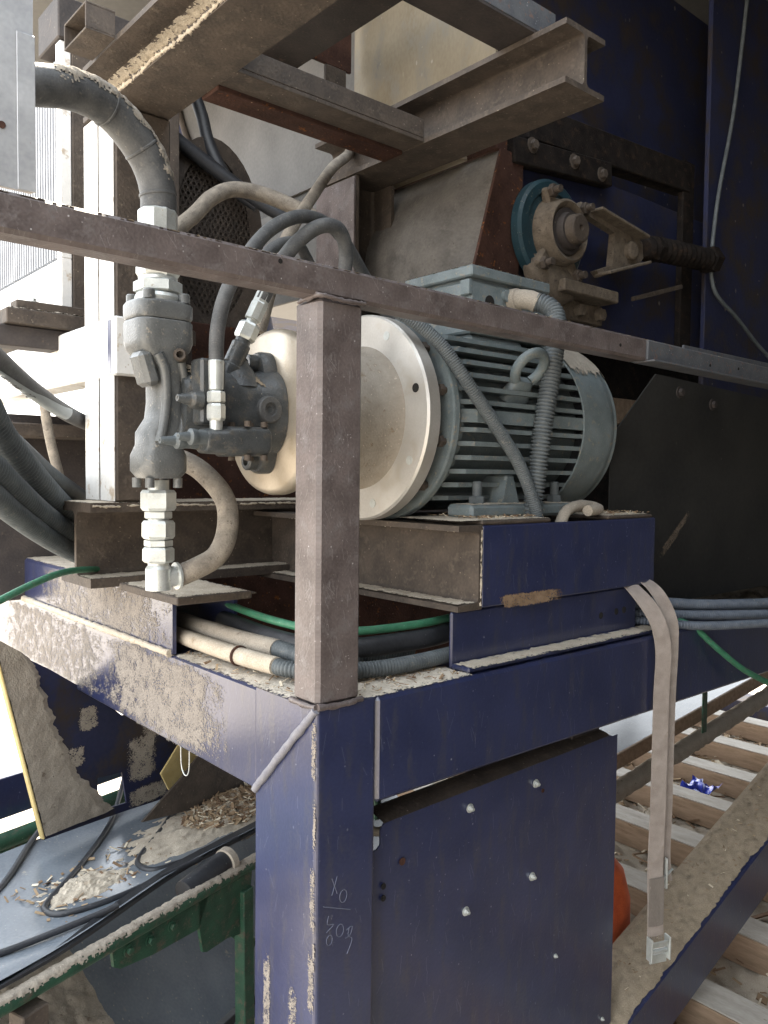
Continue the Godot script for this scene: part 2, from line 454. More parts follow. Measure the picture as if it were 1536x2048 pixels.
	mk("teal_paint", Color(0.006, 0.024, 0.034), Color(0.012, 0.04, 0.054), {sn = 100, sc = Color(0.25, 0.22, 0.17), rough = 0.5, bump = 0.04, pf = 0.03, pt = 0.78, pc = Color(0.2, 0.16, 0.11), s = V * 4})
	mk("dark_sheet", Color(0.018, 0.018, 0.018), Color(0.034, 0.033, 0.031), {spec = 0.3, sn = 40, sc = Color(0.08, 0.07, 0.06), rough = 0.5, f = 0.006, pf = 0.01, pt = 0.86, pc = Color(0.05, 0.038, 0.03), s = V})
	mk("orange_cloth", Color(0.42, 0.07, 0.02), Color(0.6, 0.12, 0.035), {rough = 0.9, bump = 0.1, s = V * 3})
	mk("blue_film", Color(0.01, 0.02, 0.3), Color(0.05, 0.08, 0.5), {rough = 0.25, pf = 0.05, pt = 0.75, pc = Color(0.65, 0.65, 0.7), s = V * 6})
	mk("blue_plastic", Color(0.008, 0.03, 0.12), Color(0.015, 0.05, 0.18), {rough = 0.4, s = V * 3})
	mk("bright_ground", Color(0.42, 0.37, 0.31), Color(0.54, 0.49, 0.42), {rough = 1.0, bump = 0.3, f = 0.02, pt = 0.8, pc = Color(0.3, 0.26, 0.21), s = V * 0.7})
	mk("roof_sheet", Color(0.07, 0.068, 0.065), Color(0.11, 0.107, 0.10), {rough = 0.6, s = V * 0.6})  # sheet colour of the added, unseen light blockers
	mk("grey_paint", Color(0.058, 0.064, 0.076), Color(0.11, 0.114, 0.122), {sn = 260, sc = Color(0.34, 0.34, 0.34), rough = 0.55, bump = 0.05, pf = 0.03, pt = 0.66, pc = Color(0.17, 0.115, 0.1), soft = 6, s = V * 3})
	mk("grey_print", Color(0.36, 0.39, 0.4), Color(0.44, 0.47, 0.48), {rough = 0.7, spec = 0.3, s = V * 5})
	mk("dull_weld", Color(0.12, 0.12, 0.15), Color(0.2, 0.195, 0.21), {rough = 0.7, sn = 200, sc = Color(0.34, 0.32, 0.3), s = V * 5})
	mk("rust_tan", Color(0.14, 0.09, 0.055), Color(0.24, 0.165, 0.105), {rough = 0.95, bump = 0.06, s = V * 5})
	mk("tan_dust", Color(0.19, 0.15, 0.105), Color(0.31, 0.255, 0.185), {sn = 1200, sc = Color(0.4, 0.34, 0.26), sr = 1.2, rough = 1.0, bump = 0.1, hf = 0.16, fine = 0.6, pt = 0.62, soft = 2, pc = Color(0.14, 0.11, 0.08), s = V * 3})
	mk("black_steel", Color(0.008, 0.007, 0.007), Color(0.022, 0.018, 0.016), {spec = 0.2, sn = 120, sc = Color(0.1, 0.08, 0.06), rough = 0.8, bump = 0.08, pt = 0.64, soft = 3, pc = Color(0.045, 0.03, 0.022), s = V * 3})
	mk("white_print", Color(0.62, 0.63, 0.63), Color(0.72, 0.73, 0.73), {rough = 0.6, s = V * 5})
	mk("black_print", Color(0.02, 0.02, 0.022), Color(0.03, 0.03, 0.032), {rough = 0.6, s = V * 5})
	mk("hole_dark", Color(0.006, 0.005, 0.004), Color(0.01, 0.008, 0.007), {rough = 1.0, s = V * 5})  # the shade inside holes as a flat near-black colour
	mk("chalk", Color(0.075, 0.085, 0.13), Color(0.12, 0.13, 0.18), {rough = 1.0, s = V * 8})

# ---------------------------------------------------------------- the place
func _ready() -> void:
	rng.seed = 11
	wob.seed = 5
	wob.frequency = 0.35
	wob.fractal_octaves = 3
	# camera, sky, sun, exposure
	var cam := Camera3D.new()
	cam.name = "camera"
	add_child(cam)
	var yaw := deg_to_rad(49.185)
	var pitch := deg_to_rad(2.58)
	var roll := deg_to_rad(0.609)
	var d := Vector3(cos(yaw), 0, -sin(yaw))
	var fw := d * cos(pitch) - Vector3.UP * sin(pitch)
	var u2 := Vector3.UP * cos(pitch) + d * sin(pitch)
	var r0 := Vector3(sin(yaw), 0, cos(yaw))
	var r3 := r0 * cos(roll) + u2 * sin(roll)
	var u3 := u2 * cos(roll) - r0 * sin(roll)
	cam.transform = Transform3D(Basis(r3, u3, -fw), P(-0.703, 0.347, -0.960))
	cam.fov = 64.206
	cam.near = 0.05
	cam.far = 600.0
	cam.current = true
	var env := Environment.new()
	env.background_mode = Environment.BG_SKY
	var sky := Sky.new()
	var sm := ProceduralSkyMaterial.new()
	sm.sky_top_color = Color(0.84, 0.87, 0.9)
	sm.sky_horizon_color = Color(1.0, 0.975, 0.94)
	sm.sky_curve = 0.16
	sm.ground_bottom_color = Color(0.45, 0.42, 0.38)
	sm.ground_horizon_color = Color(0.8, 0.8, 0.78)
	sm.sun_angle_max = 3.0
	sky.sky_material = sm
	env.sky = sky
	env.background_energy_multiplier = 1.6
	env.tonemap_mode = Environment.TONE_MAPPER_LINEAR
	env.tonemap_exposure = 3.8
	env.sdfgi_enabled = true
	env.ssao_enabled = true
	env.ssil_enabled = true
	var we := WorldEnvironment.new()
	we.name = "world_environment"
	we.environment = env
	add_child(we)
	var sun := DirectionalLight3D.new()
	sun.name = "sun"
	add_child(sun)
	sun.light_energy = 1.5
	sun.light_color = Color(1.0, 0.95, 0.87)
	sun.light_angular_distance = 0.5
	sun.shadow_enabled = true
	sun.look_at_from_position(Vector3.ZERO, P(-0.26, -0.80, -0.54))
	materials()
	ground()
	light_blockers()
	frame()
	guard_rail()
	base_beams()
	upper_frame()
	cooler()
	back_parts()
	hopper()
	motor()
	pump()
	hoses()
	panel_and_strap()
	pallet()
	conveyor()
	sawdust()

func prof_i(h: float, w: float, tf: float, tw: float) -> PackedVector2Array:
	# an I section, its width along x and its height along y from 0, with filleted roots
	var r := tw * 1.2
	var p := PackedVector2Array()
	var q := PackedVector2Array()
	for s in [Vector2(w / 2, 0), Vector2(w / 2, tf)]: q.append(s)
	for i in 5:
		var t := i / 4.0 * PI / 2
		q.append(Vector2(tw / 2 + r - r * sin(t), tf + r - r * cos(t)))
	for s in q: p.append(s)
	for i in range(q.size() - 1, -1, -1): p.append(Vector2(q[i].x, h - q[i].y))
	for s in q: p.append(Vector2(-s.x, h - s.y))
	for i in range(q.size() - 1, -1, -1): p.append(Vector2(-q[i].x, q[i].y))
	return p

func prof_c(h: float, w: float, tf: float, tw: float) -> PackedVector2Array:
	# a channel: web at x 0, flanges towards +x
	var r := tw * 0.9
	var p := PackedVector2Array([Vector2(0, 0), Vector2(w, 0), Vector2(w, tf * 0.8)])
	for i in 5:
		var t := i / 4.0 * PI / 2
		p.append(Vector2(tw + r - r * sin(t), tf + r - r * cos(t)))
	for i in range(4, -1, -1):
		var t := i / 4.0 * PI / 2
		p.append(Vector2(tw + r - r * sin(t), h - tf - r + r * cos(t)))
	p.append_array([Vector2(w, h - tf * 0.8), Vector2(w, h), Vector2(0, h)])
	return p

func bolt(g: Geo, o: Vector3, axis: Vector3, r: float, washer := true) -> void:
	var z := axis.normalized()
	if washer:
		g.lathe([Vector2(0, 0), Vector2(0, r * 1.7), Vector2(r * 0.3, r * 1.7), Vector2(r * 0.3, 0)], o, z, 16)
	g.hexa(o + z * r * 0.3, z, r * 1.1, r * 1.0)

func ground() -> void:
	var g := Geo.new()
	var z := FastNoiseLite.new()
	z.frequency = 0.25
	g.sheet(func(u: float, v: float) -> Vector3:
		var x := (u - 0.5); var y := (v - 0.5)
		var q := P(signf(x) * pow(absf(x) * 2.0, 3.0) * 150.0, 0, signf(y) * pow(absf(y) * 2.0, 3.0) * 150.0)
		q.y = -1.25 + 0.02 * z.get_noise_2d(q.x * 6, q.z * 6)
		return q, 80, 80, Vector3.UP)
	var o := obj("ground", g, "bright_ground")
	tag(o, "pale dusty ground of the yard in bright daylight", "ground")
	structure(o)

func light_blockers() -> void:  # unseen sheets added to shape the light
	var t := thing("added_roof", "added unseen sheet shading the front of the machine from above", "roof", P(2, 2.0, -1.2))  # added out of view to darken the front faces
	var rg := Geo.new()
	rg.bx(-1.6, 0.7, 2.0, 2.04, -2.4, -1.25, 0.0)
	obj("roof_sheet", rg, "roof_sheet", t)
	rg = Geo.new()
	rg.bx(0.7, 3.3, 2.0, 2.04, -2.4, 0.05, 0.0)
	obj("roof_sheet", rg, "roof_sheet", t)
	var dk := thing("added_deck", "added unseen deck blocking sky light above the motor and hopper", "platform", P(2, 1.9, 1.8))  # invented deck out of view, blocks sky light from overhead
	rg = Geo.new()
	rg.bx(0.10, 0.79, 1.9, 1.94, 0.40, 3.6, 0.0)
	obj("blocker_deck", rg, "roof_sheet", dk)
	rg = Geo.new()
	rg.bx(0.79, 4.6, 1.9, 1.94, 0.0, 0.499, 0.0)
	obj("blocker_deck", rg, "roof_sheet", dk)
	var w := thing("added_wall", "added unseen screens blocking light from the front and right of the machine", "wall", P(2, -1.25, -4.5))  # unseen wall added to keep light off the front faces
	var g := Geo.new()
	g.bx(-2.2, 7.0, -1.25, 2.0, -2.5, -2.4, 0.0)
	obj("blocker_wall", g, "roof_sheet", w)
	g = Geo.new()
	g.bx(3.3, 3.36, -1.25, 2.04, -2.39, 0.25, 0.0)  # added end screen, stops light coming in from the right
	obj("blocker_end", g, "roof_sheet", w)
	g = Geo.new()
	g.bx(0.5, 3.29, -1.25, 1.99, -1.36, -1.3, 0.0)  # added partition out of view, darkens the right half
	obj("blocker_partition", g, "roof_sheet", w)

func frame() -> void:
	var t := thing("blue_framework", "dark blue painted box section frame of the machine with corner leg", "frame", P(0, -1.25, 0))
	var g := Geo.new()
	var r := 0.007
	var p := PackedVector2Array()
	for c in [[0.115, 0.0, -90.0], [0.115, 0.167, 0.0], [0.0, 0.167, 90.0], [0.0, 0.0, 180.0]]:
		if c[1] > 0.1:
			p.append(Vector2(c[0], c[1]))
			continue
		for i in 5:
			var an := deg_to_rad(c[2] + i * 22.5)
			p.append(Vector2(c[0] + (-r if c[0] > 0.05 else r) + r * cos(an), c[1] + (-r if c[1] > 0.05 else r) + r * sin(an)))
	g.extr(p, P(0, -1.25, 0), P(0, 0, 0), Vector3.RIGHT, Vector3.FORWARD)
	obj("leg", g, "blue_paint", t)
	g = Geo.new()
	g.bx(0.0006, 0.1145, -0.17, -0.0006, 0.166, 2.6, 0.004)
	obj("side_beam", g, "blue_paint", t)
	g = Geo.new()
	g.bx(0.117, 2.6, -0.17, -0.001, 0.001, 0.115, 0.006)
	obj("front_beam", g, "blue_paint", t)
	g = Geo.new()
	g.tube([P(-0.002, 0.001, 0.0), P(-0.003, -0.05, 0.051), P(-0.003, -0.11, 0.111), P(-0.002, -0.168, 0.168)], 0.0065, 10, 0.0, 0.002, wob)
	obj("weld_bead", g, "dull_weld", t, "pale weld bead running down across the corner")
	g = Geo.new()
	g.tube([P(-0.003, 0.004, 0.47), P(-0.004, 0.003, 0.9), P(-0.003, 0.004, 1.4), P(-0.003, 0.003, 2.3)], 0.007, 8, 0.0, 0.003, wob)
	obj("weld_bead", g, "dust", t)
	g = Geo.new()
	g.bx(0.70, 0.80, -1.25, -0.172, 0.055, 0.112)
	obj("leg", g, "dark_steel", t)
	# inverted channel on the side beam
	g = Geo.new()
	g.extr(PackedVector2Array([Vector2(0, 0.002), Vector2(0.008, 0.002), Vector2(0.008, 0.098), Vector2(0.012, 0.104), Vector2(0.129, 0.104), Vector2(0.133, 0.098), Vector2(0.133, 0.002), Vector2(0.141, 0.002), Vector2(0.141, 0.106), Vector2(0.135, 0.113), Vector2(0.006, 0.113), Vector2(0, 0.106)]), P(0, 0, 0.465), P(0, 0, 2.6), Vector3.RIGHT, Vector3.UP)
	obj("channel", g, "blue_paint", t)
	g = Geo.new()
	g.bx(-0.055, 0.095, 0.117, 0.131, 0.335, 0.582, 0.002)
	g.bx(0.0, 0.145, 0.1135, 0.1165, 0.40, 0.6, 0.0)
	obj("packing_plate", g, "brown_steel", t)
	# pits and specks scratched into the leg, and the chalk marks
	for s in [[[0.030, -0.262], [0.040, -0.288]], [[0.040, -0.262], [0.030, -0.288]], [[0.014, -0.3], [0.066, -0.322]], [[0.064, -0.35], [0.062, -0.362], [0.07, -0.37], [0.06, -0.39]], [[0.058, -0.352], [0.07, -0.349], [0.066, -0.362], [0.057, -0.364]], [[0.024, -0.318], [0.022, -0.33], [0.034, -0.334], [0.02, -0.342]]]:
		var pts := []
		for q in s: pts.append(P(q[0], q[1], -0.0003))
		g = Geo.new()
		g.tube(pts, 0.0007, 6)
		obj("chalk_mark", g, "chalk", t)
	for c in [[0.052, -0.296, 0.010], [0.026, -0.356, 0.008], [0.046, -0.348, 0.010]]:
		var pts := []
		for i in 13: pts.append(P(c[0] + c[2] * 0.7 * cos(TAU * i / 12.0), c[1] + c[2] * sin(TAU * i / 12.0), -0.0003))
		g = Geo.new()
		g.tube(pts, 0.0006, 6)
		obj("chalk_mark", g, "chalk", t)
	# dirt and bare patches on the leg and the side beam
	var L := Vector3.LEFT
	for q in [[0.001, -0.015, 0.012, 0.10, 41], [0.0005, -0.13, 0.008, 0.09, 49], [0.001, -0.235, 0.014, 0.11, 50], [0.0005, -0.35, 0.007, 0.05, 54], [0.002, -0.37, 0.018, 0.1, 42], [0.12, -0.42, 0.024, 0.22, 43], [0.045, -0.44, 0.026, 0.2, 44], [0.09, -0.62, 0.02, 0.12, 46]]:
		g = Geo.new()
		film(g, P(-0.0004, q[1] - q[3], q[0] + q[2]), P(0, 0, -q[2]), P(0, q[3], 0), L, q[4], 0.1, 60.0, 0.8)
		obj("bare_patch", g, "dust_skin", t, "pale bare patch in the paint")
	g = Geo.new()
	film(g, P(0.0001, -0.169, 0.80), P(0, 0, -0.54), P(0, 0.168, 0), L, 45, 0.27, 26.0, 0.55)
	stuff(obj("dust_film", g, "dust_skin", t, "grainy tan dust stuck to the side of the beam"))
	g = Geo.new()
	film(g, P(0.0001, -0.169, 1.6), P(0, 0, -0.9), P(0, 0.168, 0), L, 47, 0.56, 30.0, 0.45)
	stuff(obj("dust_film", g, "dust_skin", t))
	g = Geo.new()
	film(g, P(-0.0006, 0.003, 1.2), P(0, 0, -0.735), P(0, 0.108, 0), L, 48, 0.36, 22.0, 0.5)
	stuff(obj("dust_film", g, "dust_skin", t))

func film(g: Geo, o: Vector3, x: Vector3, y: Vector3, out: Vector3, sd: int, cut: float, fq: float, rag: float) -> void:
	# a thin skin of dirt with a broken, grainy outline on the face spanned by x and y
	var n := FastNoiseLite.new()
	n.seed = sd
	n.frequency = 1.0
	var nu := clampi(int(x.length() / 0.0014), 5, 640)
	var nv := clampi(int(y.length() / 0.0014), 5, 200)
	var off := out.normalized()
	g.sheet(func(u: float, v: float) -> Vector3:
		var p := o + x * u + y * v
		return p + off * (0.0003 + 0.0006 * maxf(0.0, n.get_noise_3dv(p * 240.0))), nu, nv, out, func(u: float, v: float) -> bool:
			var p := o + x * u + y * v
			var e := minf(minf(u, 1.0 - u) * 2.4, 0.5) + minf(minf(v, 1.0 - v) * 4.0, 0.5)
			return e - rag + 0.4 * n.get_noise_3dv(p * fq) + 0.3 * n.get_noise_3dv(p * 150.0) + 0.6 * n.get_noise_3dv(p * 430.0) < cut)

func guard_rail() -> void:
	var t := thing("guard_rail", "brown primed square tube rail on a short post at the frame corner", "rail", P(0.04, 0, 0.03))
	var g := Geo.new()
	g.bx(0.0, 0.082, 0.004, 0.603, 0.0, 0.064, 0.006)
	obj("post", g, "primer", t)
	g = Geo.new()
	g.bar(P(-0.62, 0.634, 0.022), P(0.86, 0.6195, 0.022), Vector3.UP, 0.044, 0.046, 0.005)
	obj("rail", g, "primer", t)
	g = Geo.new()
	g.bar(P(0.861, 0.6195, 0.022), P(1.75, 0.610, 0.022), Vector3.UP, 0.044, 0.046, 0.004)
	g.bar(P(0.861, 0.596, 0.008), P(1.75, 0.586, 0.008), Vector3.UP, 0.05, 0.004, 0.001)
	obj("rail", g, "grey_paint", t, "grey blue painted far end of the rail")
	g = Geo.new()
	g.bx(1.10, 1.6, 0.638, 0.662, 0.05, 0.056, 0.001)
	obj("bracket", g, "grey_paint", t)
	for q in [[0.0, 0.0]]:
		g = Geo.new()
		g.tube([P(0.0, 0.004, -0.001), P(0.04, 0.002, -0.002), P(0.085, 0.004, -0.001)], 0.005, 8, 0.0, 0.003, wob)
		g.tube([P(-0.002, 0.004, 0.0), P(-0.003, 0.003, 0.03), P(-0.002, 0.004, 0.064)], 0.004, 8, 0.0, 0.003, wob)
		obj("weld_bead", g, "primer", t)
	g = Geo.new()
	g.tube([P(-0.002, 0.602, 0.05), P(-0.003, 0.604, 0.02), P(0.0, 0.605, -0.002), P(0.04, 0.602, -0.003), P(0.083, 0.604, -0.002)], 0.0035, 8, 0.0, 0.003, rough_noise())
	obj("weld_bead", g, "primer", t)
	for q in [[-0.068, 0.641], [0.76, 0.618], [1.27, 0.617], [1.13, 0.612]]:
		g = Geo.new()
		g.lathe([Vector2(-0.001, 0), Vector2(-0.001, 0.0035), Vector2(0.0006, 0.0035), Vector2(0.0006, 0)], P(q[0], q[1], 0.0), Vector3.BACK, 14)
		obj("hole_shade_disc", g, "hole_dark", t)  # dark disc on the surface, paints the shade inside a hole
	var k := thing("angle_post", "grey galvanised angle post standing on the left end of the rail", "post", P(-0.43, 0.655, 0.02))
	g = Geo.new()
	g.extr(PackedVector2Array([Vector2(0, 0), Vector2(0.05, 0), Vector2(0.05, 0.006), Vector2(0.007, 0.006), Vector2(0.006, 0.007), Vector2(0.006, 0.045), Vector2(0, 0.045)]), P(-0.446, 0.659, 0.004), P(-0.438, 1.5, 0.004), Vector3.RIGHT, Vector3.FORWARD)
	obj("angle_bar", g, "galvanised", k)
	g = Geo.new()
	g.bx(-0.4125, -0.393, 0.659, 0.83, 0.001, 0.0035, 0.0005)
	obj("welded_strip", g, "galvanised", k)
	g = Geo.new()
	g.lathe([Vector2(-0.001, 0), Vector2(-0.001, 0.004), Vector2(0.001, 0.004), Vector2(0.001, 0)], P(-0.428, 0.725, 0.004), Vector3.BACK, 14)
	obj("rust_spot", g, "rust_red", k)

func base_beams() -> void:
	var t := thing("base_beam", "dark brown dusty I-beam carrying the pump and the left upright", "beam", P(0.1, 0.113, 0.73))
	var g := Geo.new()
	g.extr(prof_i(0.171, 0.165, 0.019, 0.011), P(-0.085, 0.114, 0.732), P(0.9, 0.114, 0.732), Vector3.FORWARD, Vector3.UP)
	obj("beam", g, "brown_steel", t)
	t = thing("motor_stand", "blue channel frame under the motor with dusty open left side", "base", P(0.65, 0, 0.05))
	g = Geo.new()
	g.bx(0.402, 0.985, 0.106, 0.257, 0.044, 0.052, 0.003)
	obj("front_plate", g, "blue_paint", t)
	g = Geo.new()
	g.extr(prof_c(0.154, 0.062, 0.013, 0.009), P(0.402, 0.104, 0.044), P(0.402, 0.104, 0.9), Vector3.LEFT, Vector3.UP)
	obj("side_channel", g, "brown_steel", t)
	g = Geo.new()
	g.bx(0.402, 0.605, 0.2575, 0.266, 0.046, 0.20, 0.003)
	obj("top_flange", g, "brown_steel", t)
	g = Geo.new()
	g.bx(0.80, 0.975, 0.2575, 0.265, 0.046, 0.20, 0.003)
	obj("top_flange", g, "brown_steel", t)
	g = Geo.new()
	g.bx(0.40, 0.985, 0.24, 0.258, 0.30, 0.55, 0.003)
	obj("cross_plate", g, "dark_steel", t)
	g = Geo.new()
	film(g, P(0.44, 0.099, 0.0432), P(0.2, 0, 0), P(0, 0.026, 0), Vector3.BACK, 91, 0.05, 26.0, 0.7)
	obj("rust_stain", g, "rust_tan", t)
	t = thing("lower_channel", "dark blue channel with three bolt holes painted as dark discs lying on the front beam", "channel", P(0.65, 0, 0.06))
	g = Geo.new()
	g.bx(0.336, 0.93, 0.002, 0.103, 0.055, 0.063, 0.003)
	obj("web", g, "blue_paint", t)
	g = Geo.new()
	g.bx(0.336, 0.935, 0.001, 0.011, 0.012, 0.056, 0.003)
	obj("foot_flange", g, "blue_paint", t)
	g = Geo.new()
	g.bx(0.40, 0.93, 0.093, 0.1035, 0.064, 0.13, 0.002)
	obj("top_flange", g, "blue_paint", t)
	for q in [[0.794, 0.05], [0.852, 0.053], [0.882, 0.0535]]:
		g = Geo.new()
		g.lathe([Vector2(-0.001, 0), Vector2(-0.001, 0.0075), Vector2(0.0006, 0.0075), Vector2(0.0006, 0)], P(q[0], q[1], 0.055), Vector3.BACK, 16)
		obj("bolt_hole_shade", g, "hole_dark", t)  # flat dark disc, hole shade put into its colour

func upper_frame() -> void:
	var t := thing("overhead_beam", "brown dusty H-beam overhead crossing towards the viewer at upper left", "beam", P(0.03, 1.085, 0.3), "overhead beams")
	var g := Geo.new()
	g.extr(prof_i(0.115, 0.128, 0.011, 0.008), P(0.026, 1.086, -1.2), P(0.026, 1.086, 0.80), Vector3.RIGHT, Vector3.UP)
	obj("beam", g, "brown_steel", t)
	t = thing("overhead_beam", "brown H-beam with its cut end showing at upper right", "beam", P(0.63, 1.085, 0.4), "overhead beams")
	g = Geo.new()
	g.extr(prof_i(0.118, 0.124, 0.011, 0.008), P(0.629, 1.086, 0.005), P(0.629, 1.086, 0.80), Vector3.RIGHT, Vector3.UP)
	obj("beam", g, "brown_steel", t)
	t = thing("cross_beam", "dark brown beam joining the two overhead H-beams", "beam", P(0.33, 1.085, 0.45), "overhead beams")
	g = Geo.new()
	g.bx(0.091, 0.566, 1.087, 1.096, 0.387, 0.455, 0.001)
	g.bx(0.091, 0.566, 1.0965, 1.137, 0.387, 0.395, 0.001)
	obj("angle_bar", g, "brown_steel", t)
	g = Geo.new()
	g.bx(0.091, 0.566, 1.080, 1.13, 0.4575, 0.522, 0.002)
	obj("flat_bar", g, "rust_red", t)
	t = thing("rear_framing", "dark brown plates round a small window high behind the cross beam", "frame", P(0.55, 1.1, 0.87))
	for q in [[0.40, 0.502, 1.345, 1.75, "rust_red"], [0.5025, 0.74, 1.465, 1.75, "rust_red"], [0.652, 0.722, 1.345, 1.4645, "brown_steel"], [0.5025, 0.6515, 1.345, 1.402, "brown_steel"]]:
		g = Geo.new()
		g.bx(q[0], q[1], q[2], q[3], 0.87, 0.88, 0.001)
		obj("plate", g, q[4], t)

	t = thing("top_channel", "black channel lying across the top of the H-beams, grey blue front", "channel", P(0.2, 1.207, 0.13), "overhead beams")
	g = Geo.new()
	g.bx(-0.7, 0.635, 1.206, 1.212, 0.083, 0.174, 0.001)
	obj("bottom_plate", g, "dark_steel", t)
	g = Geo.new()
	g.bx(-0.7, 0.635, 1.2125, 1.265, 0.083, 0.09, 0.001)
	obj("front_plate", g, "grey_paint", t)
	t = thing("inner_beam", "dark brown beam above the cross beam running to the back", "beam", P(0.45, 1.3, 0.5), "overhead beams")
	g = Geo.new()
	g.extr(prof_i(0.13, 0.15, 0.012, 0.009), P(0.46, 1.40, 0.2), P(0.46, 1.40, 1.0), Vector3.RIGHT, Vector3.UP)
	obj("beam", g, "dark_steel", t)
	t = thing("left_upright", "pale twin channel upright with brown front standing on the base beam", "post", P(0.03, 0.285, 0.735), "uprights under the H-beams")
	g = Geo.new()
	g.bx(-0.03, 0.092, 0.286, 1.085, 0.655, 0.733, 0.005)
	obj("channel", g, "brown_steel", t)
	for q in [[0.658, 0.730], [0.739, 0.812]]:
		g = Geo.new()
		g.bx(-0.0325, -0.0302, 0.288, 1.083, q[0], q[1], 0.0005)
		obj("painted_web", g, "white_paint", t, "pale painted outer side of the channel")
	g = Geo.new()
	g.bx(-0.03, 0.092, 0.286, 1.085, 0.736, 0.815, 0.005)
	obj("channel", g, "brown_steel", t)
	t = thing("middle_upright", "grey faced H-section upright below the cut H-beam", "post", P(0.63, 0.25, 0.71), "uprights under the H-beams")
	g = Geo.new()
	g.extr(prof_i(0.125, 0.155, 0.01, 0.008), P(0.572, 0.26, 0.712), P(0.572, 1.085, 0.712), Vector3.FORWARD, Vector3.RIGHT)
	obj("post", g, "brown_steel", t)
	g = Geo.new()
	g.bx(0.565, 0.5715, 0.26, 1.08, 0.634, 0.79, 0.001)
	obj("cover_strip", g, "primer", t)
	t = thing("box_beam", "pale stained box beam running back from the left upright", "beam", P(0.0, 0.54, 1.2))
	g = Geo.new()
	g.bx(-0.037, 0.03, 0.543, 0.661, 0.64, 2.4, 0.004)
	obj("beam", g, "white_paint", t)
	g = Geo.new()
	g.bx(-0.038, -0.0365, 0.548, 0.655, 0.660, 0.676, 0.0)
	obj("weld_strip", g, "blue_paint", t)
	# small open tube end hung beside the H-beam
	t = thing("tube_end", "small open square tube end beside the left overhead beam", "tube", P(-0.04, 1.21, 0.68))
	g = Geo.new()
	for q in [[1.19, 1.194, 0.62, 0.735], [1.238, 1.242, 0.62, 0.735], [1.194, 1.238, 0.62, 0.624], [1.194, 1.238, 0.731, 0.735]]:
		g.bx(-0.10, -0.042, q[0], q[1], q[2], q[3], 0.0008)
	obj("tube", g, "brown_steel", t)

func cooler() -> void:
	var t := thing("oil_cooler", "ribbed oil cooler in a brown steel casing at the far left", "cooler", P(0.1, 0.7, 1.3))
	var g := Geo.new()
	for i in 44:
		g.bx(0.0, 0.012, 0.865, 1.33, 1.062 + i * 0.019, 1.0685 + i * 0.019, 0.0)
	g.bx(0.012, 0.02, 0.86, 1.335, 1.05, 1.9, 0.0)
	var f := obj("cooling_fins", g, "galvanised", t)
	stuff(f)
	g = Geo.new()
	g.bx(-0.006, 0.02, 0.855, 1.36, 1.028, 1.058, 0.002)
	obj("end_strip", g, "white_paint", t)
	g = Geo.new()
	g.bx(-0.006, 0.02, 0.71, 0.855, 1.028, 2.4, 0.002)
	obj("bottom_frame", g, "white_paint", t)
	g = Geo.new()
	g.bx(0.0215, 0.3, 0.712, 1.36, 1.028, 2.4, 0.003)
	obj("casing", g, "brown_steel", t)
	g = Geo.new()
	g.bx(-0.012, 0.32, 1.362, 1.46, 1.02, 1.16, 0.003)
	obj("top_beam", g, "dark_steel", t)
	t = thing("support_angle", "brown bolted angle bars under the oil cooler", "bracket", P(-0.05, 0.66, 1.0))
	g = Geo.new()
	g.bx(-0.155, 0.3, 0.672, 0.706, 0.94, 1.0, 0.002)
	obj("angle_bar", g, "brown_steel", t)
	g = Geo.new()
	g.bx(-0.13, 0.3, 0.7065, 0.728, 0.955, 1.0, 0.002)
	obj("angle_bar", g, "brown_steel", t)
	g = Geo.new()
	g.bx(-0.2, 0.3, 0.625, 0.671, 0.96, 1.02, 0.002)
	obj("angle_bar", g, "dark_steel", t)
	g = Geo.new()
	bolt(g, P(-0.09, 0.728, 0.975), Vector3.UP, 0.008)
	obj("bolt", g, "zinc", t)

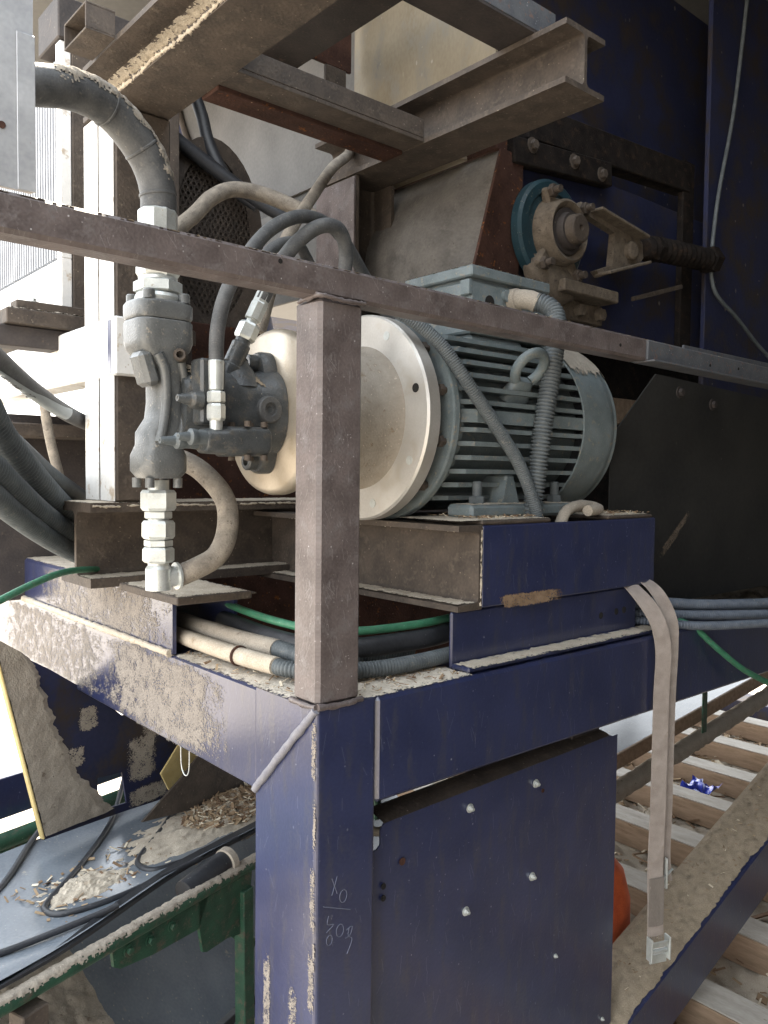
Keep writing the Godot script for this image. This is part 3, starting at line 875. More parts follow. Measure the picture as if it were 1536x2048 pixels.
func back_parts() -> void:
	# smooth grey side of the drum, cut round at the lower left
	var t := thing("drum_housing", "smooth light grey sheet drum side with round lower edge behind the beams", "housing", P(0.85, 0.9, 1.2))
	var p := PackedVector2Array()
	for i in 25:
		var an := deg_to_rad(180.0 + 90.0 * i / 24.0)
		p.append(Vector2(1.22 - 0.84 * cos(an), 2.07 + 0.84 * sin(an)))
	p.append_array([Vector2(0.92, 1.23), Vector2(0.92, 2.07)])
	var g := Geo.new()
	g.extr(p, P(0.79, 0, 0), P(1.1, 0, 0), Vector3.FORWARD, Vector3.UP)
	obj("side_sheet", g, "grey_sheet", t)
	g = Geo.new()
	var rim := []
	for i in 13:
		var an := deg_to_rad(185.0 + 80.0 * i / 12.0)
		rim.append(P(0.78, 2.07 + 0.835 * sin(an), 1.22 - 0.835 * cos(an)))
	g.tube(rim, 0.012, 8)
	obj("rim", g, "brown_steel", t)
	g = Geo.new()
	g.bx(0.80, 1.1, 0.9, 1.235, 0.80, 1.5, 0.003)
	obj("lower_sheet", g, "grey_sheet", t)
	# brush bristles
	t = thing("brush", "row of dark bristles against the grey drum side", "brush", P(0.72, 1.05, 0.9))
	g = Geo.new()
	for i in 26:
		var b0 := 0.86 + rng.randf() * 0.2
		var h0 := 1.01 + (b0 - 0.86) * 0.15
		g.tube([P(0.775, h0, b0), P(0.772, h0 + rng.randf_range(0.03, 0.06), b0 + rng.randf_range(-0.004, 0.004)), P(0.77, h0 + rng.randf_range(0.07, 0.12), b0 + rng.randf_range(-0.015, 0.015))], 0.002, 5)
	stuff(obj("bristles", g, "black_rubber", t))
	# perforated guard
	t = thing("belt_guard", "brown rounded guard of perforated sheet behind the hoses", "guard", P(0.46, 0.75, 1.1))
	g = Geo.new()
	var c := Vector2(0.43, 1.0)
	var rx := 0.125
	var ry := 0.235
	var s := 0.0165
	for i in range(-8, 9):
		for j in range(-15, 16):
			var q := c + Vector2((i + (0.5 if j % 2 else 0.0)) * s, j * s * 0.9)
			if pow((q.x - c.x) / rx, 2) + pow((q.y - c.y) / ry, 2) > 1.0: continue
			for k in 8:
				var t0 := TAU * k / 8.0 + PI / 8
				var t1 := TAU * (k + 1) / 8.0 + PI / 8
				var o0 := q + box_edge(t0, s * 0.5, s * 0.45)
				var o1 := q + box_edge(t1, s * 0.5, s * 0.45)
				var i0 := q + Vector2(cos(t0), sin(t0)) * s * 0.33
				var i1 := q + Vector2(cos(t1), sin(t1)) * s * 0.33
				g.flat(P(o0.x, o0.y, 1.09), P(o1.x, o1.y, 1.09), P(i1.x, i1.y, 1.09), P(i0.x, i0.y, 1.09), Vector3.BACK)
				g.flat(P(i0.x, i0.y, 1.09), P(i1.x, i1.y, 1.09), P(i1.x, i1.y, 1.0925), P(i0.x, i0.y, 1.0925), P(q.x - i0.x, q.y - i0.y, 0))
	obj("perforated_sheet", g, "brown_steel", t)
	g = Geo.new()
	var n := 40
	for k in n:
		var t0 := TAU * k / n
		var t1 := TAU * (k + 1) / n
		var a0 := c + Vector2(cos(t0) * rx * 0.93, sin(t0) * ry * 0.95)
		var a1 := c + Vector2(cos(t1) * rx * 0.93, sin(t1) * ry * 0.95)
		var b0 := c + Vector2(cos(t0) * (rx + 0.035), sin(t0) * (ry + 0.035))
		var b1 := c + Vector2(cos(t1) * (rx + 0.035), sin(t1) * (ry + 0.035))
		g.flat(P(a0.x, a0.y, 1.085), P(a1.x, a1.y, 1.085), P(b1.x, b1.y, 1.085), P(b0.x, b0.y, 1.085), Vector3.BACK)
		g.flat(P(b0.x, b0.y, 1.085), P(b1.x, b1.y, 1.085), P(b1.x, b1.y, 1.16), P(b0.x, b0.y, 1.16), P(b0.x - c.x, b0.y - c.y, 0))
	obj("guard_frame", g, "brown_steel", t)
	g = Geo.new()
	var el := PackedVector2Array()
	for k in n: el.append(c + Vector2(cos(TAU * k / n) * (rx + 0.034), sin(TAU * k / n) * (ry + 0.034)))
	g.extr(el, P(0, 0, 1.158), P(0, 0, 1.17), Vector3.RIGHT, Vector3.UP)
	obj("back_plate", g, "brown_steel", t)
	t = thing("blue_drum", "dark blue plastic drum low behind the perforated guard", "drum", P(0.5, 0.3, 1.3))
	g = Geo.new()
	g.lathe([Vector2(0, 0), Vector2(0, 0.2), Vector2(0.5, 0.21), Vector2(0.56, 0.2), Vector2(0.6, 0.15), Vector2(0.6, 0)], P(0.56, 0.28, 1.36), Vector3.UP, 32, false, true)
	obj("drum_body", g, "blue_plastic", t)
	# dark things under the cooler
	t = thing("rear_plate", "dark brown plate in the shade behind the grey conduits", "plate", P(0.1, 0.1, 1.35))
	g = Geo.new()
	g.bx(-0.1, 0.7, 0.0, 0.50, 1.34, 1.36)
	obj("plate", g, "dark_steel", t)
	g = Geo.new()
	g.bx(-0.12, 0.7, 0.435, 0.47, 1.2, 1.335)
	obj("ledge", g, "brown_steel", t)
	t = thing("dark_backing", "dark brown sheet added to fill the bright gaps behind the pump and motor", "plate", P(0.5, 0.2, 1.0))
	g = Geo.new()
	g.bx(0.20, 2.4, -0.25, 0.74, 0.985, 0.99)  # added backing, puts dark where bright gaps showed below the motor
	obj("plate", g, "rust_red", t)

func box_edge(t: float, hx: float, hy: float) -> Vector2:
	var d := Vector2(cos(t), sin(t))
	var k := minf(hx / maxf(absf(d.x), 1e-5), hy / maxf(absf(d.y), 1e-5))
	return d * k

func hopper() -> void:
	var t := thing("hopper", "dusty steel hopper with rusty corner plate above the motor", "hopper", P(0.9, 0.7, 0.6))
	var g := Geo.new()
	g.sheet(func(u: float, v: float) -> Vector3:
		return P(lerpf(0.665, 0.768, v) - 0.045 * sin(PI * v) * smoothstep(0.0, 0.25, u) + 0.004 * minf(1.0, u * 12.0) * wob.get_noise_2d(u * 60, v * 60), lerpf(0.77, 1.11, v), lerpf(0.3422, 0.82, u)), 40, 30, Vector3.LEFT)
	obj("left_sheet", g, "hopper_sheet", t)
	g = Geo.new()
	g.extr(PackedVector2Array([Vector2(0.662, 0.77), Vector2(0.7655, 1.112), Vector2(0.845, 1.112), Vector2(0.83, 0.77)]), P(0, 0, 0.334), P(0, 0, 0.342), Vector3.RIGHT, Vector3.UP)
	obj("corner_plate", g, "rust_red", t)
	g = Geo.new()
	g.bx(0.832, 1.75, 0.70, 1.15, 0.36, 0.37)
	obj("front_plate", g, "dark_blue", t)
	g = Geo.new()
	g.bar(P(0.80, 1.118, 0.34), P(1.20, 1.155, 0.34), Vector3.UP, 0.03, 0.062, 0.003)
	obj("bolted_bar", g, "black_steel", t)
	for q in [[0.865, 1.142], [1.03, 1.146], [1.15, 1.143]]:
		g = Geo.new()
		bolt(g, P(q[0], q[1], 0.326), Vector3.BACK, 0.011)
		obj("bolt", g, "brown_steel", t)
	g = Geo.new()
	g.bar(P(0.86, 1.205, 0.36), P(1.62, 1.25, 0.36), Vector3.UP, 0.05, 0.085, 0.003)
	obj("top_bar", g, "black_steel", t)
	g = Geo.new()
	g.bx(0.76, 0.80, 1.112, 1.15, 0.345, 0.85, 0.003)
	obj("rim_flange", g, "rust_red", t)
	g = Geo.new()
	g.bx(0.735, 0.765, 1.112, 1.122, 0.44, 0.85, 0.002)
	obj("rim_flange", g, "tan_sheet", t)
	g = Geo.new()
	g.bx(0.74, 0.78, 1.123, 1.17, 0.50, 0.56, 0.003)
	obj("lug", g, "brown_steel", t)
	# tall tan side of the chute above
	t = thing("chute_side", "tall tan stained sheet above the hopper, left of the dark wall", "sheet", P(0.78, 1.2, 0.6))
	g = Geo.new()
	g.bx(0.768, 0.776, 1.155, 2.4, 0.36, 0.892, 0.0)
	obj("sheet", g, "tan_sheet", t)
	# dark side of the machine
	t = thing("machine_side", "sooty blue painted side of the machine with paint specks, dulled toward its shade", "machine", P(2.2, 0.0, 0.6))
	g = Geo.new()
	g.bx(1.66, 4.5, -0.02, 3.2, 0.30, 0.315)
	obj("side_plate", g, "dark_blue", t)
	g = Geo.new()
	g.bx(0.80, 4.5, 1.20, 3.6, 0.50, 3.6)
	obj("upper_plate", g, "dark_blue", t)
	g = Geo.new()
	g.bx(0.95, 3.2, -0.1, 1.2, 0.52, 0.54)
	obj("lower_plate", g, "black_steel", t)
	g = Geo.new()
	g.bx(1.59, 1.655, 0.73, 1.3, 0.34, 0.36)
	obj("edge_strip", g, "black_steel", t)
	# bearing unit
	var o := P(0.925, 0.942, 0.33)
	t = thing("bearing_unit", "teal flange bearing with dust caked casting on the hopper front", "bearing", o)
	var z := Vector3.BACK
	g = Geo.new()
	g.lathe([Vector2(0, 0), Vector2(0, 0.128), Vector2(0.02, 0.128), Vector2(0.026, 0.12), Vector2(0.026, 0.098), Vector2(0.02, 0.094), Vector2(0.02, 0)], o, z, 48)
	obj("flange", g, "teal_paint", t)
	g = Geo.new()
	g.lathe([Vector2(0.02, 0), Vector2(0.02, 0.088), Vector2(0.045, 0.078), Vector2(0.062, 0.076), Vector2(0.066, 0.07), Vector2(0.06, 0.06), Vector2(0.05, 0.058), Vector2(0.05, 0)], o + P(0.015, 0.0, 0), z, 40, false, true)
	obj("housing", g, "brown_dust", t)
	g = Geo.new()
	g.lathe([Vector2(0.05, 0.056), Vector2(0.058, 0.056), Vector2(0.058, 0.045), Vector2(0.075, 0.042), Vector2(0.075, 0.0)], o + P(0.015, 0, 0), z, 32)
	obj("collar", g, "dark_steel", t)
	g = Geo.new()
	g.lathe([Vector2(0.07, 0.036), Vector2(0.095, 0.034), Vector2(0.098, 0.03), Vector2(0.098, 0.008), Vector2(0.088, 0.006), Vector2(0.088, 0)], o + P(0.015, 0, 0), z, 28)
	obj("shaft_end", g, "brown_steel", t)
	for q in [[-0.03, 0.09], [0.1, 0.075], [-0.055, -0.085], [0.075, -0.095]]:
		g = Geo.new()
		g.bar(o + P(q[0] * 0.6, q[1] * 0.6, -0.03), o + P(q[0] * 1.12, q[1] * 1.12, -0.03), z, 0.036, 0.022, 0.006)
		var lug := obj("lug", g, "brown_dust", t)
		g = Geo.new()
		g.hexa(o + P(q[0], q[1], -0.04), z, 0.016, 0.014)
		g.lathe([Vector2(0.014, 0), Vector2(0.014, 0.009), Vector2(0.03, 0.009), Vector2(0.03, 0)], o + P(q[0], q[1], -0.04), z, 14)
		obj("bolt", g, "brown_steel", lug)
	g = Geo.new()
	g.loft([[o + P(0.02, -0.17, 0.0), 0.03, 0.02, 2.4], [o + P(0.02, -0.15, -0.01), 0.075, 0.026, 2.4], [o + P(0.02, -0.11, -0.015), 0.105, 0.03, 2.4], [o + P(0.015, -0.075, -0.012), 0.11, 0.024, 2.4], [o + P(0.01, -0.05, -0.005), 0.09, 0.012, 2.4]], Vector3.RIGHT, z, 32)
	obj("dust_cake", g, "brown_dust", t)
	t = thing("take_up_screw", "dusty bracket and threaded take-up screw right of the bearing", "bracket", P(1.25, 0.95, 0.28))
	g = Geo.new()
	g.extr(PackedVector2Array([Vector2(1.03, 1.022), Vector2(1.22, 1.01), Vector2(1.285, 0.985), Vector2(1.305, 0.955), Vector2(1.27, 0.92), Vector2(1.10, 0.862), Vector2(1.08, 0.875), Vector2(1.15, 0.90), Vector2(1.16, 0.985), Vector2(1.03, 1.005)]), P(0, 0, 0.285), P(0, 0, 0.305), Vector3.RIGHT, Vector3.UP)
	g.bar(P(1.05, 1.018, 0.275), P(1.27, 0.99, 0.275), Vector3.UP, 0.05, 0.008)
	g.bar(P(1.09, 0.866, 0.275), P(1.28, 0.925, 0.275), Vector3.UP, 0.05, 0.008)
	obj("bracket_plate", g, "brown_dust", t)
	g = Geo.new()
	g.lathe([Vector2(0, 0), Vector2(0, 0.024), Vector2(0.012, 0.024), Vector2(0.016, 0.018), Vector2(0.016, 0)], P(1.225, 0.95, 0.285), z, 20)
	obj("boss", g, "brown_dust", t)
	g = Geo.new()
	g.tube([P(1.29, 0.968, 0.28), P(1.36, 0.978, 0.28), P(1.52, 0.99, 0.28), P(1.66, 1.0, 0.28)], 0.028, 14, 0.026, 0.012)
	obj("screw", g, "black_steel", t)
	g = Geo.new()
	g.hexa(P(1.325, 0.972, 0.28), P(1, 0.1, 0), 0.036, 0.03)
	obj("nut", g, "black_steel", t)
	g = Geo.new()
	g.hexa(P(1.62, 0.998, 0.28), P(1, 0.1, 0), 0.04, 0.05)
	obj("nut", g, "black_steel", t)
	t = thing("dusty_bracket", "brown dusty angle bracket with two bolts under the bearing", "bracket", P(1.06, 0.79, 0.33))
	g = Geo.new()
	g.bx(0.93, 1.16, 0.80, 0.83, 0.27, 0.345, 0.003)
	g.bx(0.95, 1.17, 0.75, 0.80, 0.325, 0.345, 0.003)
	obj("angle", g, "brown_dust", t)
	for q in [1.055, 1.145]:
		g = Geo.new()
		g.hexa(P(q, 0.775, 0.325), z, 0.017, 0.02)
		obj("bolt", g, "brown_dust", t)
	t = thing("steel_bar", "thin worn bar in the dark below the take-up screw", "bar", P(1.4, 0.87, 0.3))
	g = Geo.new()
	g.bar(P(1.27, 0.833, 0.30), P(1.52, 0.905, 0.30), Vector3.UP, 0.012, 0.012)
	obj("bar", g, "brown_steel", t)
	# sheet below the rail at the right
	t = thing("side_sheet", "smooth dark grey sheet with a slanted left edge under the rail", "sheet", P(1.4, 0.1, 0.12))
	g = Geo.new()
	g.extr(PackedVector2Array([Vector2(0.93, 0.10), Vector2(0.93, 0.44), Vector2(1.115, 0.602), Vector2(2.4, 0.56), Vector2(2.4, 0.03), Vector2(1.1, 0.03)]), P(0, 0, 0.13), P(0, 0, 0.134), Vector3.RIGHT, Vector3.UP)
	obj("sheet", g, "dark_sheet", t)
	g = Geo.new()
	g.sheet(func(u: float, v: float) -> Vector3: return P(lerpf(1.0, 2.8, u), -0.05 + 0.10 * v + 0.05 * wob.get_noise_2d(u * 30, v * 9) + 0.012 * wob.get_noise_2d(u * 160, v * 40), lerpf(0.13, 0.5, v)), 120, 24, Vector3.UP)
	obj("dirt_heap", g, "brown_dust", t)
	for q in [[1.225, 0.565], [1.395, 0.545]]:
		g = Geo.new()
		bolt(g, P(q[0], q[1], 0.13), z, 0.009)
		obj("bolt", g, "dark_steel", t)
	for q in [[1.14, 0.13, 0.13, 0.03, 81, 0.42], [1.20, 0.18, 0.10, 0.025, 82, 0.46]]:
		g = Geo.new()
		film(g, P(q[0], q[1], 0.1297), P(q[2], q[2] * 0.7, 0), P(0, q[3], 0), z, q[4], q[5], 30.0, 0.5)
		obj("dust_scuff", g, "brown_dust", t)
	t = thing("wooden_board", "short pale board wedged behind the motor fan cover", "board", P(1.5, 0.5, 0.5))
	g = Geo.new()
	g.bx(1.40, 1.72, 0.51, 0.588, 0.46, 0.495, 0.003)
	obj("board", g, "wood", t)

# ---------------------------------------------------------------- motor and pump
func motor() -> void:
	var c := P(0.0, 0.458, 0.292)
	var t := thing("electric_motor", "grey green finned electric motor with terminal box behind the rail", "motor", P(0.6, 0.258, 0.292))
	var X := Vector3.RIGHT
	var g := Geo.new()
	g.lathe([Vector2(0.372, 0), Vector2(0.372, 0.198), Vector2(0.376, 0.2), Vector2(0.388, 0.2), Vector2(0.392, 0.197), Vector2(0.392, 0.186), Vector2(0.40, 0.18), Vector2(0.425, 0.175), Vector2(0.425, 0)], c, X, 72)
	obj("mounting_flange", g, "motor_paint", t)
	g = Geo.new()
	g.lathe([Vector2(0.42, 0), Vector2(0.42, 0.158), Vector2(0.80, 0.158), Vector2(0.80, 0)], c, X, 48)
	obj("body", g, "motor_paint", t)
	for s in [-1.0, 1.0]:
		for k in range(-6, 7):
			var dh: float = k * 0.0262 + 0.003
			var w := sqrt(0.196 * 0.196 - dh * dh)
			var th := 0.0044
			var a0 := 0.41
			var a1 := 0.785
			if k == 0: th = 0.0125
			g = Geo.new()
			var bc: float = 0.292 + s * (w * 0.5 + 0.03)
			var hw := w * 0.5 - 0.03
			if s < 0.0:
				g.extr(PackedVector2Array([Vector2(a0, 0.292 - 0.06), Vector2(a0, 0.292 - w + 0.016), Vector2(a0 + 0.03, 0.292 - w), Vector2(a1, 0.292 - w), Vector2(a1, 0.292 - 0.06)]), P(0, 0.458 + dh - th, 0), P(0, 0.458 + dh + th, 0), X, Vector3.FORWARD)
			else:
				g.bx(a0, a1, 0.458 + dh - th, 0.458 + dh + th, bc - hw, bc + hw, 0.001)
			obj("fin", g, "motor_paint", t)
	g = Geo.new()
	g.lathe([Vector2(0.772, 0.197), Vector2(0.772, 0.201), Vector2(0.865, 0.201), Vector2(0.888, 0.197), Vector2(0.905, 0.187), Vector2(0.917, 0.165), Vector2(0.919, 0.12), Vector2(0.919, 0)], c, X, 72, false, true)
	g.lathe([Vector2(0.772, 0.197), Vector2(0.90, 0.196)], c, X, 72)
	obj("fan_cover", g, "motor_paint", t)
	g = Geo.new()
	g.lathe([Vector2(0.80, 0.0), Vector2(0.80, 0.19), Vector2(0.804, 0.19), Vector2(0.804, 0)], c, X, 48)
	obj("fan", g, "black_rubber", t)
	# feet
	for s in [-1.0, 1.0]:
		g = Geo.new()
		var b0: float = 0.292 + s * 0.159
		g.bx(0.43, 0.765, 0.2665, 0.292, b0 - 0.034, b0 + 0.034, 0.006)
		g.box(P(0.575, 0.32, b0 - s * 0.03), Vector3.RIGHT, Vector3.UP, Vector3.BACK, Vector3(0.014, 0.03, 0.035), 0.004)
		var ft := obj("foot", g, "motor_paint", t)
		if s < 0:
			for a in [0.482, 0.726]:
				g = Geo.new()
				g.hexa(P(a, 0.292, b0), Vector3.UP, 0.0165, 0.016)
				g.lathe([Vector2(0, 0), Vector2(0, 0.0095), Vector2(0.042, 0.0095), Vector2(0.045, 0.008), Vector2(0.045, 0)], P(a, 0.292, b0), Vector3.UP, 14)
				obj("foot_bolt", g, "conduit_grey", ft)
	g = Geo.new()
	g.extr(PackedVector2Array([Vector2(0.55, 0.292), Vector2(0.60, 0.292), Vector2(0.583, 0.34), Vector2(0.56, 0.34)]), P(0, 0, 0.125), P(0, 0, 0.16), X, Vector3.UP)
	obj("foot_web", g, "motor_paint", t)
	# terminal box
	g = Geo.new()
	g.bx(0.515, 0.768, 0.752, 0.775, 0.187, 0.39, 0.003)
	var lid := obj("terminal_box_lid", g, "motor_paint", t)
	g = Geo.new()
	g.bx(0.522, 0.762, 0.64, 0.7465, 0.195, 0.382, 0.004)
	g.bx(0.530, 0.755, 0.7465, 0.752, 0.203, 0.375, 0.0)
	var tb := obj("terminal_box", g, "motor_paint", t)
	g = Geo.new()
	g.bx(0.512, 0.525, 0.715, 0.7463, 0.193, 0.218, 0.002)
	g.bx(0.512, 0.525, 0.715, 0.7463, 0.36, 0.384, 0.002)
	obj("corner_boss", g, "motor_paint", tb)
	g = Geo.new()
	g.bx(0.53, 0.70, 0.585, 0.641, 0.205, 0.372, 0.008)
	obj("terminal_box_neck", g, "motor_paint", t)
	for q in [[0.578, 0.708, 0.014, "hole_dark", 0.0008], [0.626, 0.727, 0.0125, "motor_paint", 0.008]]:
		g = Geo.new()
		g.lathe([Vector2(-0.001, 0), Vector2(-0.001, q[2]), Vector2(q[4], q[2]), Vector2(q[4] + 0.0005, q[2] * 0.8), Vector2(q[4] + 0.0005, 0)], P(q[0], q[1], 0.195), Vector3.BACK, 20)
		obj("knockout", g, q[3], tb)  # the dark one is a flat disc painting the shade of a hole
	# lifting eye
	g = Geo.new()
	var e := P(0.585, 0.545, 0.105)
	var up := P(0.0, 0.80, -0.60).normalized()
	var pts := []
	for i in 15:
		var an := deg_to_rad(-52 + 284.0 * i / 14.0)
		pts.append(e + X * (0.036 * cos(an)) + up * (0.036 * sin(an) + 0.022))
	g.tube(pts, 0.0105, 14)
	g.loft([[e + up * -0.05, 0.04, 0.02, 3.0], [e + up * -0.018, 0.03, 0.014, 3.0], [e + up * -0.004, 0.024, 0.011, 3.0]], X, X.cross(up))
	obj("lifting_eye", g, "motor_paint", t)
	# aluminium bell housing
	t = thing("bell_housing", "bright aluminium bell housing between pump and motor", "housing", P(0.22, 0.258, 0.292))
	g = Geo.new()
	g.lathe([Vector2(0.098, 0), Vector2(0.098, 0.138), Vector2(0.104, 0.146), Vector2(0.112, 0.149), Vector2(0.128, 0.149), Vector2(0.138, 0.144), Vector2(0.142, 0.136), Vector2(0.142, 0.10)], c, X, 64, false, true)
	obj("pump_flange", g, "cast_aluminium", t)
	g = Geo.new()
	g.lathe([Vector2(0.138, 0.118), Vector2(0.20, 0.12), Vector2(0.27, 0.126), Vector2(0.30, 0.132), Vector2(0.309, 0.14)], c, X, 64, false, true)
	obj("barrel", g, "dusty_aluminium", t)
	g = Geo.new()
	g.lathe([Vector2(0.308, 0.12), Vector2(0.308, 0.196), Vector2(0.312, 0.2), Vector2(0.338, 0.2), Vector2(0.341, 0.197), Vector2(0.341, 0)], c, X, 72)
	var ring := obj("motor_flange", g, "machined_aluminium", t)
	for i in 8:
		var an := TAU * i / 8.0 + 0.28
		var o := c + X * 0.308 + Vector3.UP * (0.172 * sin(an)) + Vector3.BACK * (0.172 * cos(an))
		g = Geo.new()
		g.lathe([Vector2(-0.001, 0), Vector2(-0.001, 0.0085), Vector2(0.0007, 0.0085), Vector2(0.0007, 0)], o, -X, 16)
		obj("bolt_hole_shade" if i % 4 == 0 else "dowel", g, "hole_dark" if i % 4 == 0 else "zinc", ring)  # every fourth is a dark disc painting the shade of a hole
	for i in 12:
		var an := TAU * (i + 0.5) / 12.0
		var o := c + X * 0.341 + Vector3.UP * (0.182 * sin(an)) + Vector3.BACK * (0.182 * cos(an))
		g = Geo.new()
		g.lathe([Vector2(0, 0.007), Vector2(0.031, 0.007)], o, X, 12)
		g.hexa(o + X * 0.012, X, 0.012, 0.012)
		obj("stud", g, "brown_steel", t)

func pump() -> void:
	var t := thing("hydraulic_pump", "dark grey axial piston pump with upright port block at the left", "pump", P(-0.02, 0.34, 0.292))
	var X := Vector3.RIGHT
	var Z := Vector3.BACK
	var c := P(0, 0.455, 0.292)
	var g := Geo.new()
	g.loft([[c + X * -0.085, 0.054, 0.05, 3.0], [c + X * -0.05, 0.066, 0.06, 3.0], [c + X * -0.02, 0.07, 0.064, 2.6], [c + X * 0.03, 0.066, 0.06, 2.4], [c + X * 0.055, 0.068, 0.062, 2.3], [c + X * 0.08, 0.076, 0.068, 2.4], [c + X * 0.097, 0.078, 0.07, 2.4]], Vector3.UP, Z, 40)
	obj("pump_body", g, "pump_iron", t)
	g = Geo.new()
	g.loft([[c + X * 0.072, 0.104, 0.036, 2.8], [c + X * 0.080, 0.108, 0.04, 2.8], [c + X * 0.0975, 0.108, 0.04, 2.8]], Vector3.UP, Z, 40)
	obj("mounting_flange", g, "pump_iron", t)
	g = Geo.new()
	crust(g, [c + X * -0.08, c + X * -0.02, c + X * 0.03, c + X * 0.07], 0.068, Vector3.UP, 60.0, 0.004, 53, 0.0)
	obj("dust_crust", g, "tan_dust", t, "brown dust lying on the pump body")
	for s in [-1.0, 1.0]:
		g = Geo.new()
		g.lathe([Vector2(0, 0), Vector2(0, 0.016), Vector2(0.016, 0.016), Vector2(0.018, 0.014), Vector2(0.018, 0.008), Vector2(0.01, 0.007), Vector2(0.01, 0)], c + X * 0.072 + Vector3.UP * (s * 0.086), -X, 18)
		obj("cap_screw", g, "pump_iron", t)
	g = Geo.new()
	g.loft([[P(0.025, 0.495, 0.292), 0.05, 0.056, 2.4], [P(0.025, 0.518, 0.292), 0.04, 0.044, 2.4], [P(0.022, 0.532, 0.286), 0.028, 0.03, 3.0], [P(0.018, 0.54, 0.28), 0.024, 0.026, 3.0]], X, Z, 28)
	obj("case_boss", g, "pump_iron", t)
	g = Geo.new()
	g.lathe([Vector2(0, 0), Vector2(0, 0.024), Vector2(0.012, 0.023), Vector2(0.014, 0.021), Vector2(0.014, 0.012), Vector2(0.010, 0.011), Vector2(0.010, 0.006), Vector2(0.002, 0.006), Vector2(0.002, 0)], P(0.062, 0.457, 0.236), Z, 28)
	obj("plug", g, "rubber", t)
	# the upright port block
	var b := 0.292
	var secs := []
	for s in [[0.338, 0.034, 0.038, 2.6], [0.35, 0.044, 0.046, 2.8], [0.375, 0.044, 0.046, 2.8], [0.392, 0.036, 0.041, 2.6], [0.412, 0.037, 0.038, 2.4], [0.436, 0.031, 0.036, 2.3], [0.462, 0.027, 0.036, 2.3], [0.492, 0.027, 0.037, 2.3], [0.514, 0.032, 0.04, 2.5], [0.53, 0.036, 0.042, 2.8], [0.544, 0.050, 0.045, 3.4], [0.556, 0.054, 0.048, 3.6], [0.586, 0.054, 0.048, 3.6], [0.590, 0.052, 0.046, 3.6]]:
		secs.append([P(-0.110 + (0.010 if s[0] > 0.43 and s[0] < 0.52 else 0.0), s[0], b), s[1] * 0.9, s[2] * 0.92, s[3] + 0.5])
	g = Geo.new()
	g.loft(secs, X, Z, 40)
	obj("port_block", g, "pump_block", t)
	g = Geo.new()
	g.loft([[P(-0.11, 0.5915, b), 0.046, 0.041, 4.0], [P(-0.11, 0.596, b), 0.049, 0.0435, 4.0], [P(-0.11, 0.615, b), 0.049, 0.0435, 4.0], [P(-0.11, 0.62, b), 0.046, 0.041, 3.6]], X, Z, 36)
	obj("flange_half", g, "pump_block", t)
	g = Geo.new()
	g.box(P(-0.139, 0.512, b - 0.014), P(1, 0.3, 0), P(-0.3, 1, 0), Z, Vector3(0.013, 0.028, 0.022), 0.007)
	obj("port_boss", g, "pump_block", t)
	for q in [[-0.140, -0.031], [-0.08, -0.031], [-0.140, 0.031], [-0.08, 0.031]]:
		g = Geo.new()
		g.lathe([Vector2(0, 0), Vector2(0, 0.0095), Vector2(0.013, 0.0095), Vector2(0.015, 0.008), Vector2(0.015, 0.004), Vector2(0.008, 0.004), Vector2(0.008, 0)], P(q[0], 0.62, b + q[1]), Vector3.UP, 16)
		obj("cap_screw", g, "pump_block", t)
		g = Geo.new()
		g.lathe([Vector2(0, 0), Vector2(0, 0.0075), Vector2(0.016, 0.0075), Vector2(0.016, 0)], P(-0.112 + (q[0] + 0.11) * 0.8, 0.339, b + q[1] * 0.8), Vector3.DOWN, 14)
		obj("cap_screw", g, "pump_block", t)
	g = Geo.new()
	g.lathe([Vector2(0, 0), Vector2(0, 0.0105), Vector2(0.024, 0.0105), Vector2(0.026, 0.009), Vector2(0.026, 0.0055), Vector2(0.016, 0.005), Vector2(0.016, 0)], P(-0.083, 0.535, b - 0.030), P(-0.55, 0, -0.8), 20)
	obj("cap_screw", g, "brown_steel", t)
	# ribs cast down the front of the port block
	g = Geo.new()
	g.tube([P(-0.128, 0.535, b - 0.038), P(-0.116, 0.51, b - 0.037), P(-0.112, 0.47, b - 0.034), P(-0.116, 0.43, b - 0.035), P(-0.126, 0.395, b - 0.039)], 0.008, 10)
	obj("cast_rib", g, "pump_block", t)
	g = Geo.new()
	g.tube([P(-0.088, 0.525, b - 0.036), P(-0.078, 0.49, b - 0.03), P(-0.079, 0.44, b - 0.028), P(-0.088, 0.40, b - 0.034)], 0.007, 10)
	obj("cast_rib", g, "pump_block", t)
	g = Geo.new()
	g.bx(-0.075, -0.03, 0.425, 0.53, 0.212, 0.25, 0.004)
	obj("side_plate", g, "pump_iron", t)
	# upper pressure fitting
	g = Geo.new()
	g.lathe([Vector2(0.62, 0), Vector2(0.62, 0.036), Vector2(0.628, 0.037), Vector2(0.634, 0.034), Vector2(0.634, 0)], P(-0.11, 0, b), Vector3.UP, 32)
	g.hexa(P(-0.11, 0.636, b), Vector3.UP, 0.0385, 0.02, 0.4)
	g.lathe([Vector2(0.656, 0.031), Vector2(0.661, 0.031)], P(-0.11, 0, b), Vector3.UP, 24)
	g.hexa(P(-0.11, 0.661, b), Vector3.UP, 0.0345, 0.045, 0.1)
	g.lathe([Vector2(0.706, 0.026), Vector2(0.72, 0.026), Vector2(0.722, 0.031), Vector2(0.765, 0.0315), Vector2(0.768, 0.029), Vector2(0.768, 0)], P(-0.11, 0, b), Vector3.UP, 10, true)
	obj("pressure_fitting", g, "zinc", t)
	# lower suction fitting
	for q in [[0.285, 0.034, 0.0285], [0.2715, 0.0135, 0.022], [0.239, 0.030, 0.0265], [0.226, 0.012, 0.023], [0.200, 0.0255, 0.0255]]:
		g = Geo.new()
		g.hexa(P(-0.11, q[0], b), Vector3.UP, q[2], q[1])
		obj("fitting_nut", g, "zinc", t)
	g = Geo.new()
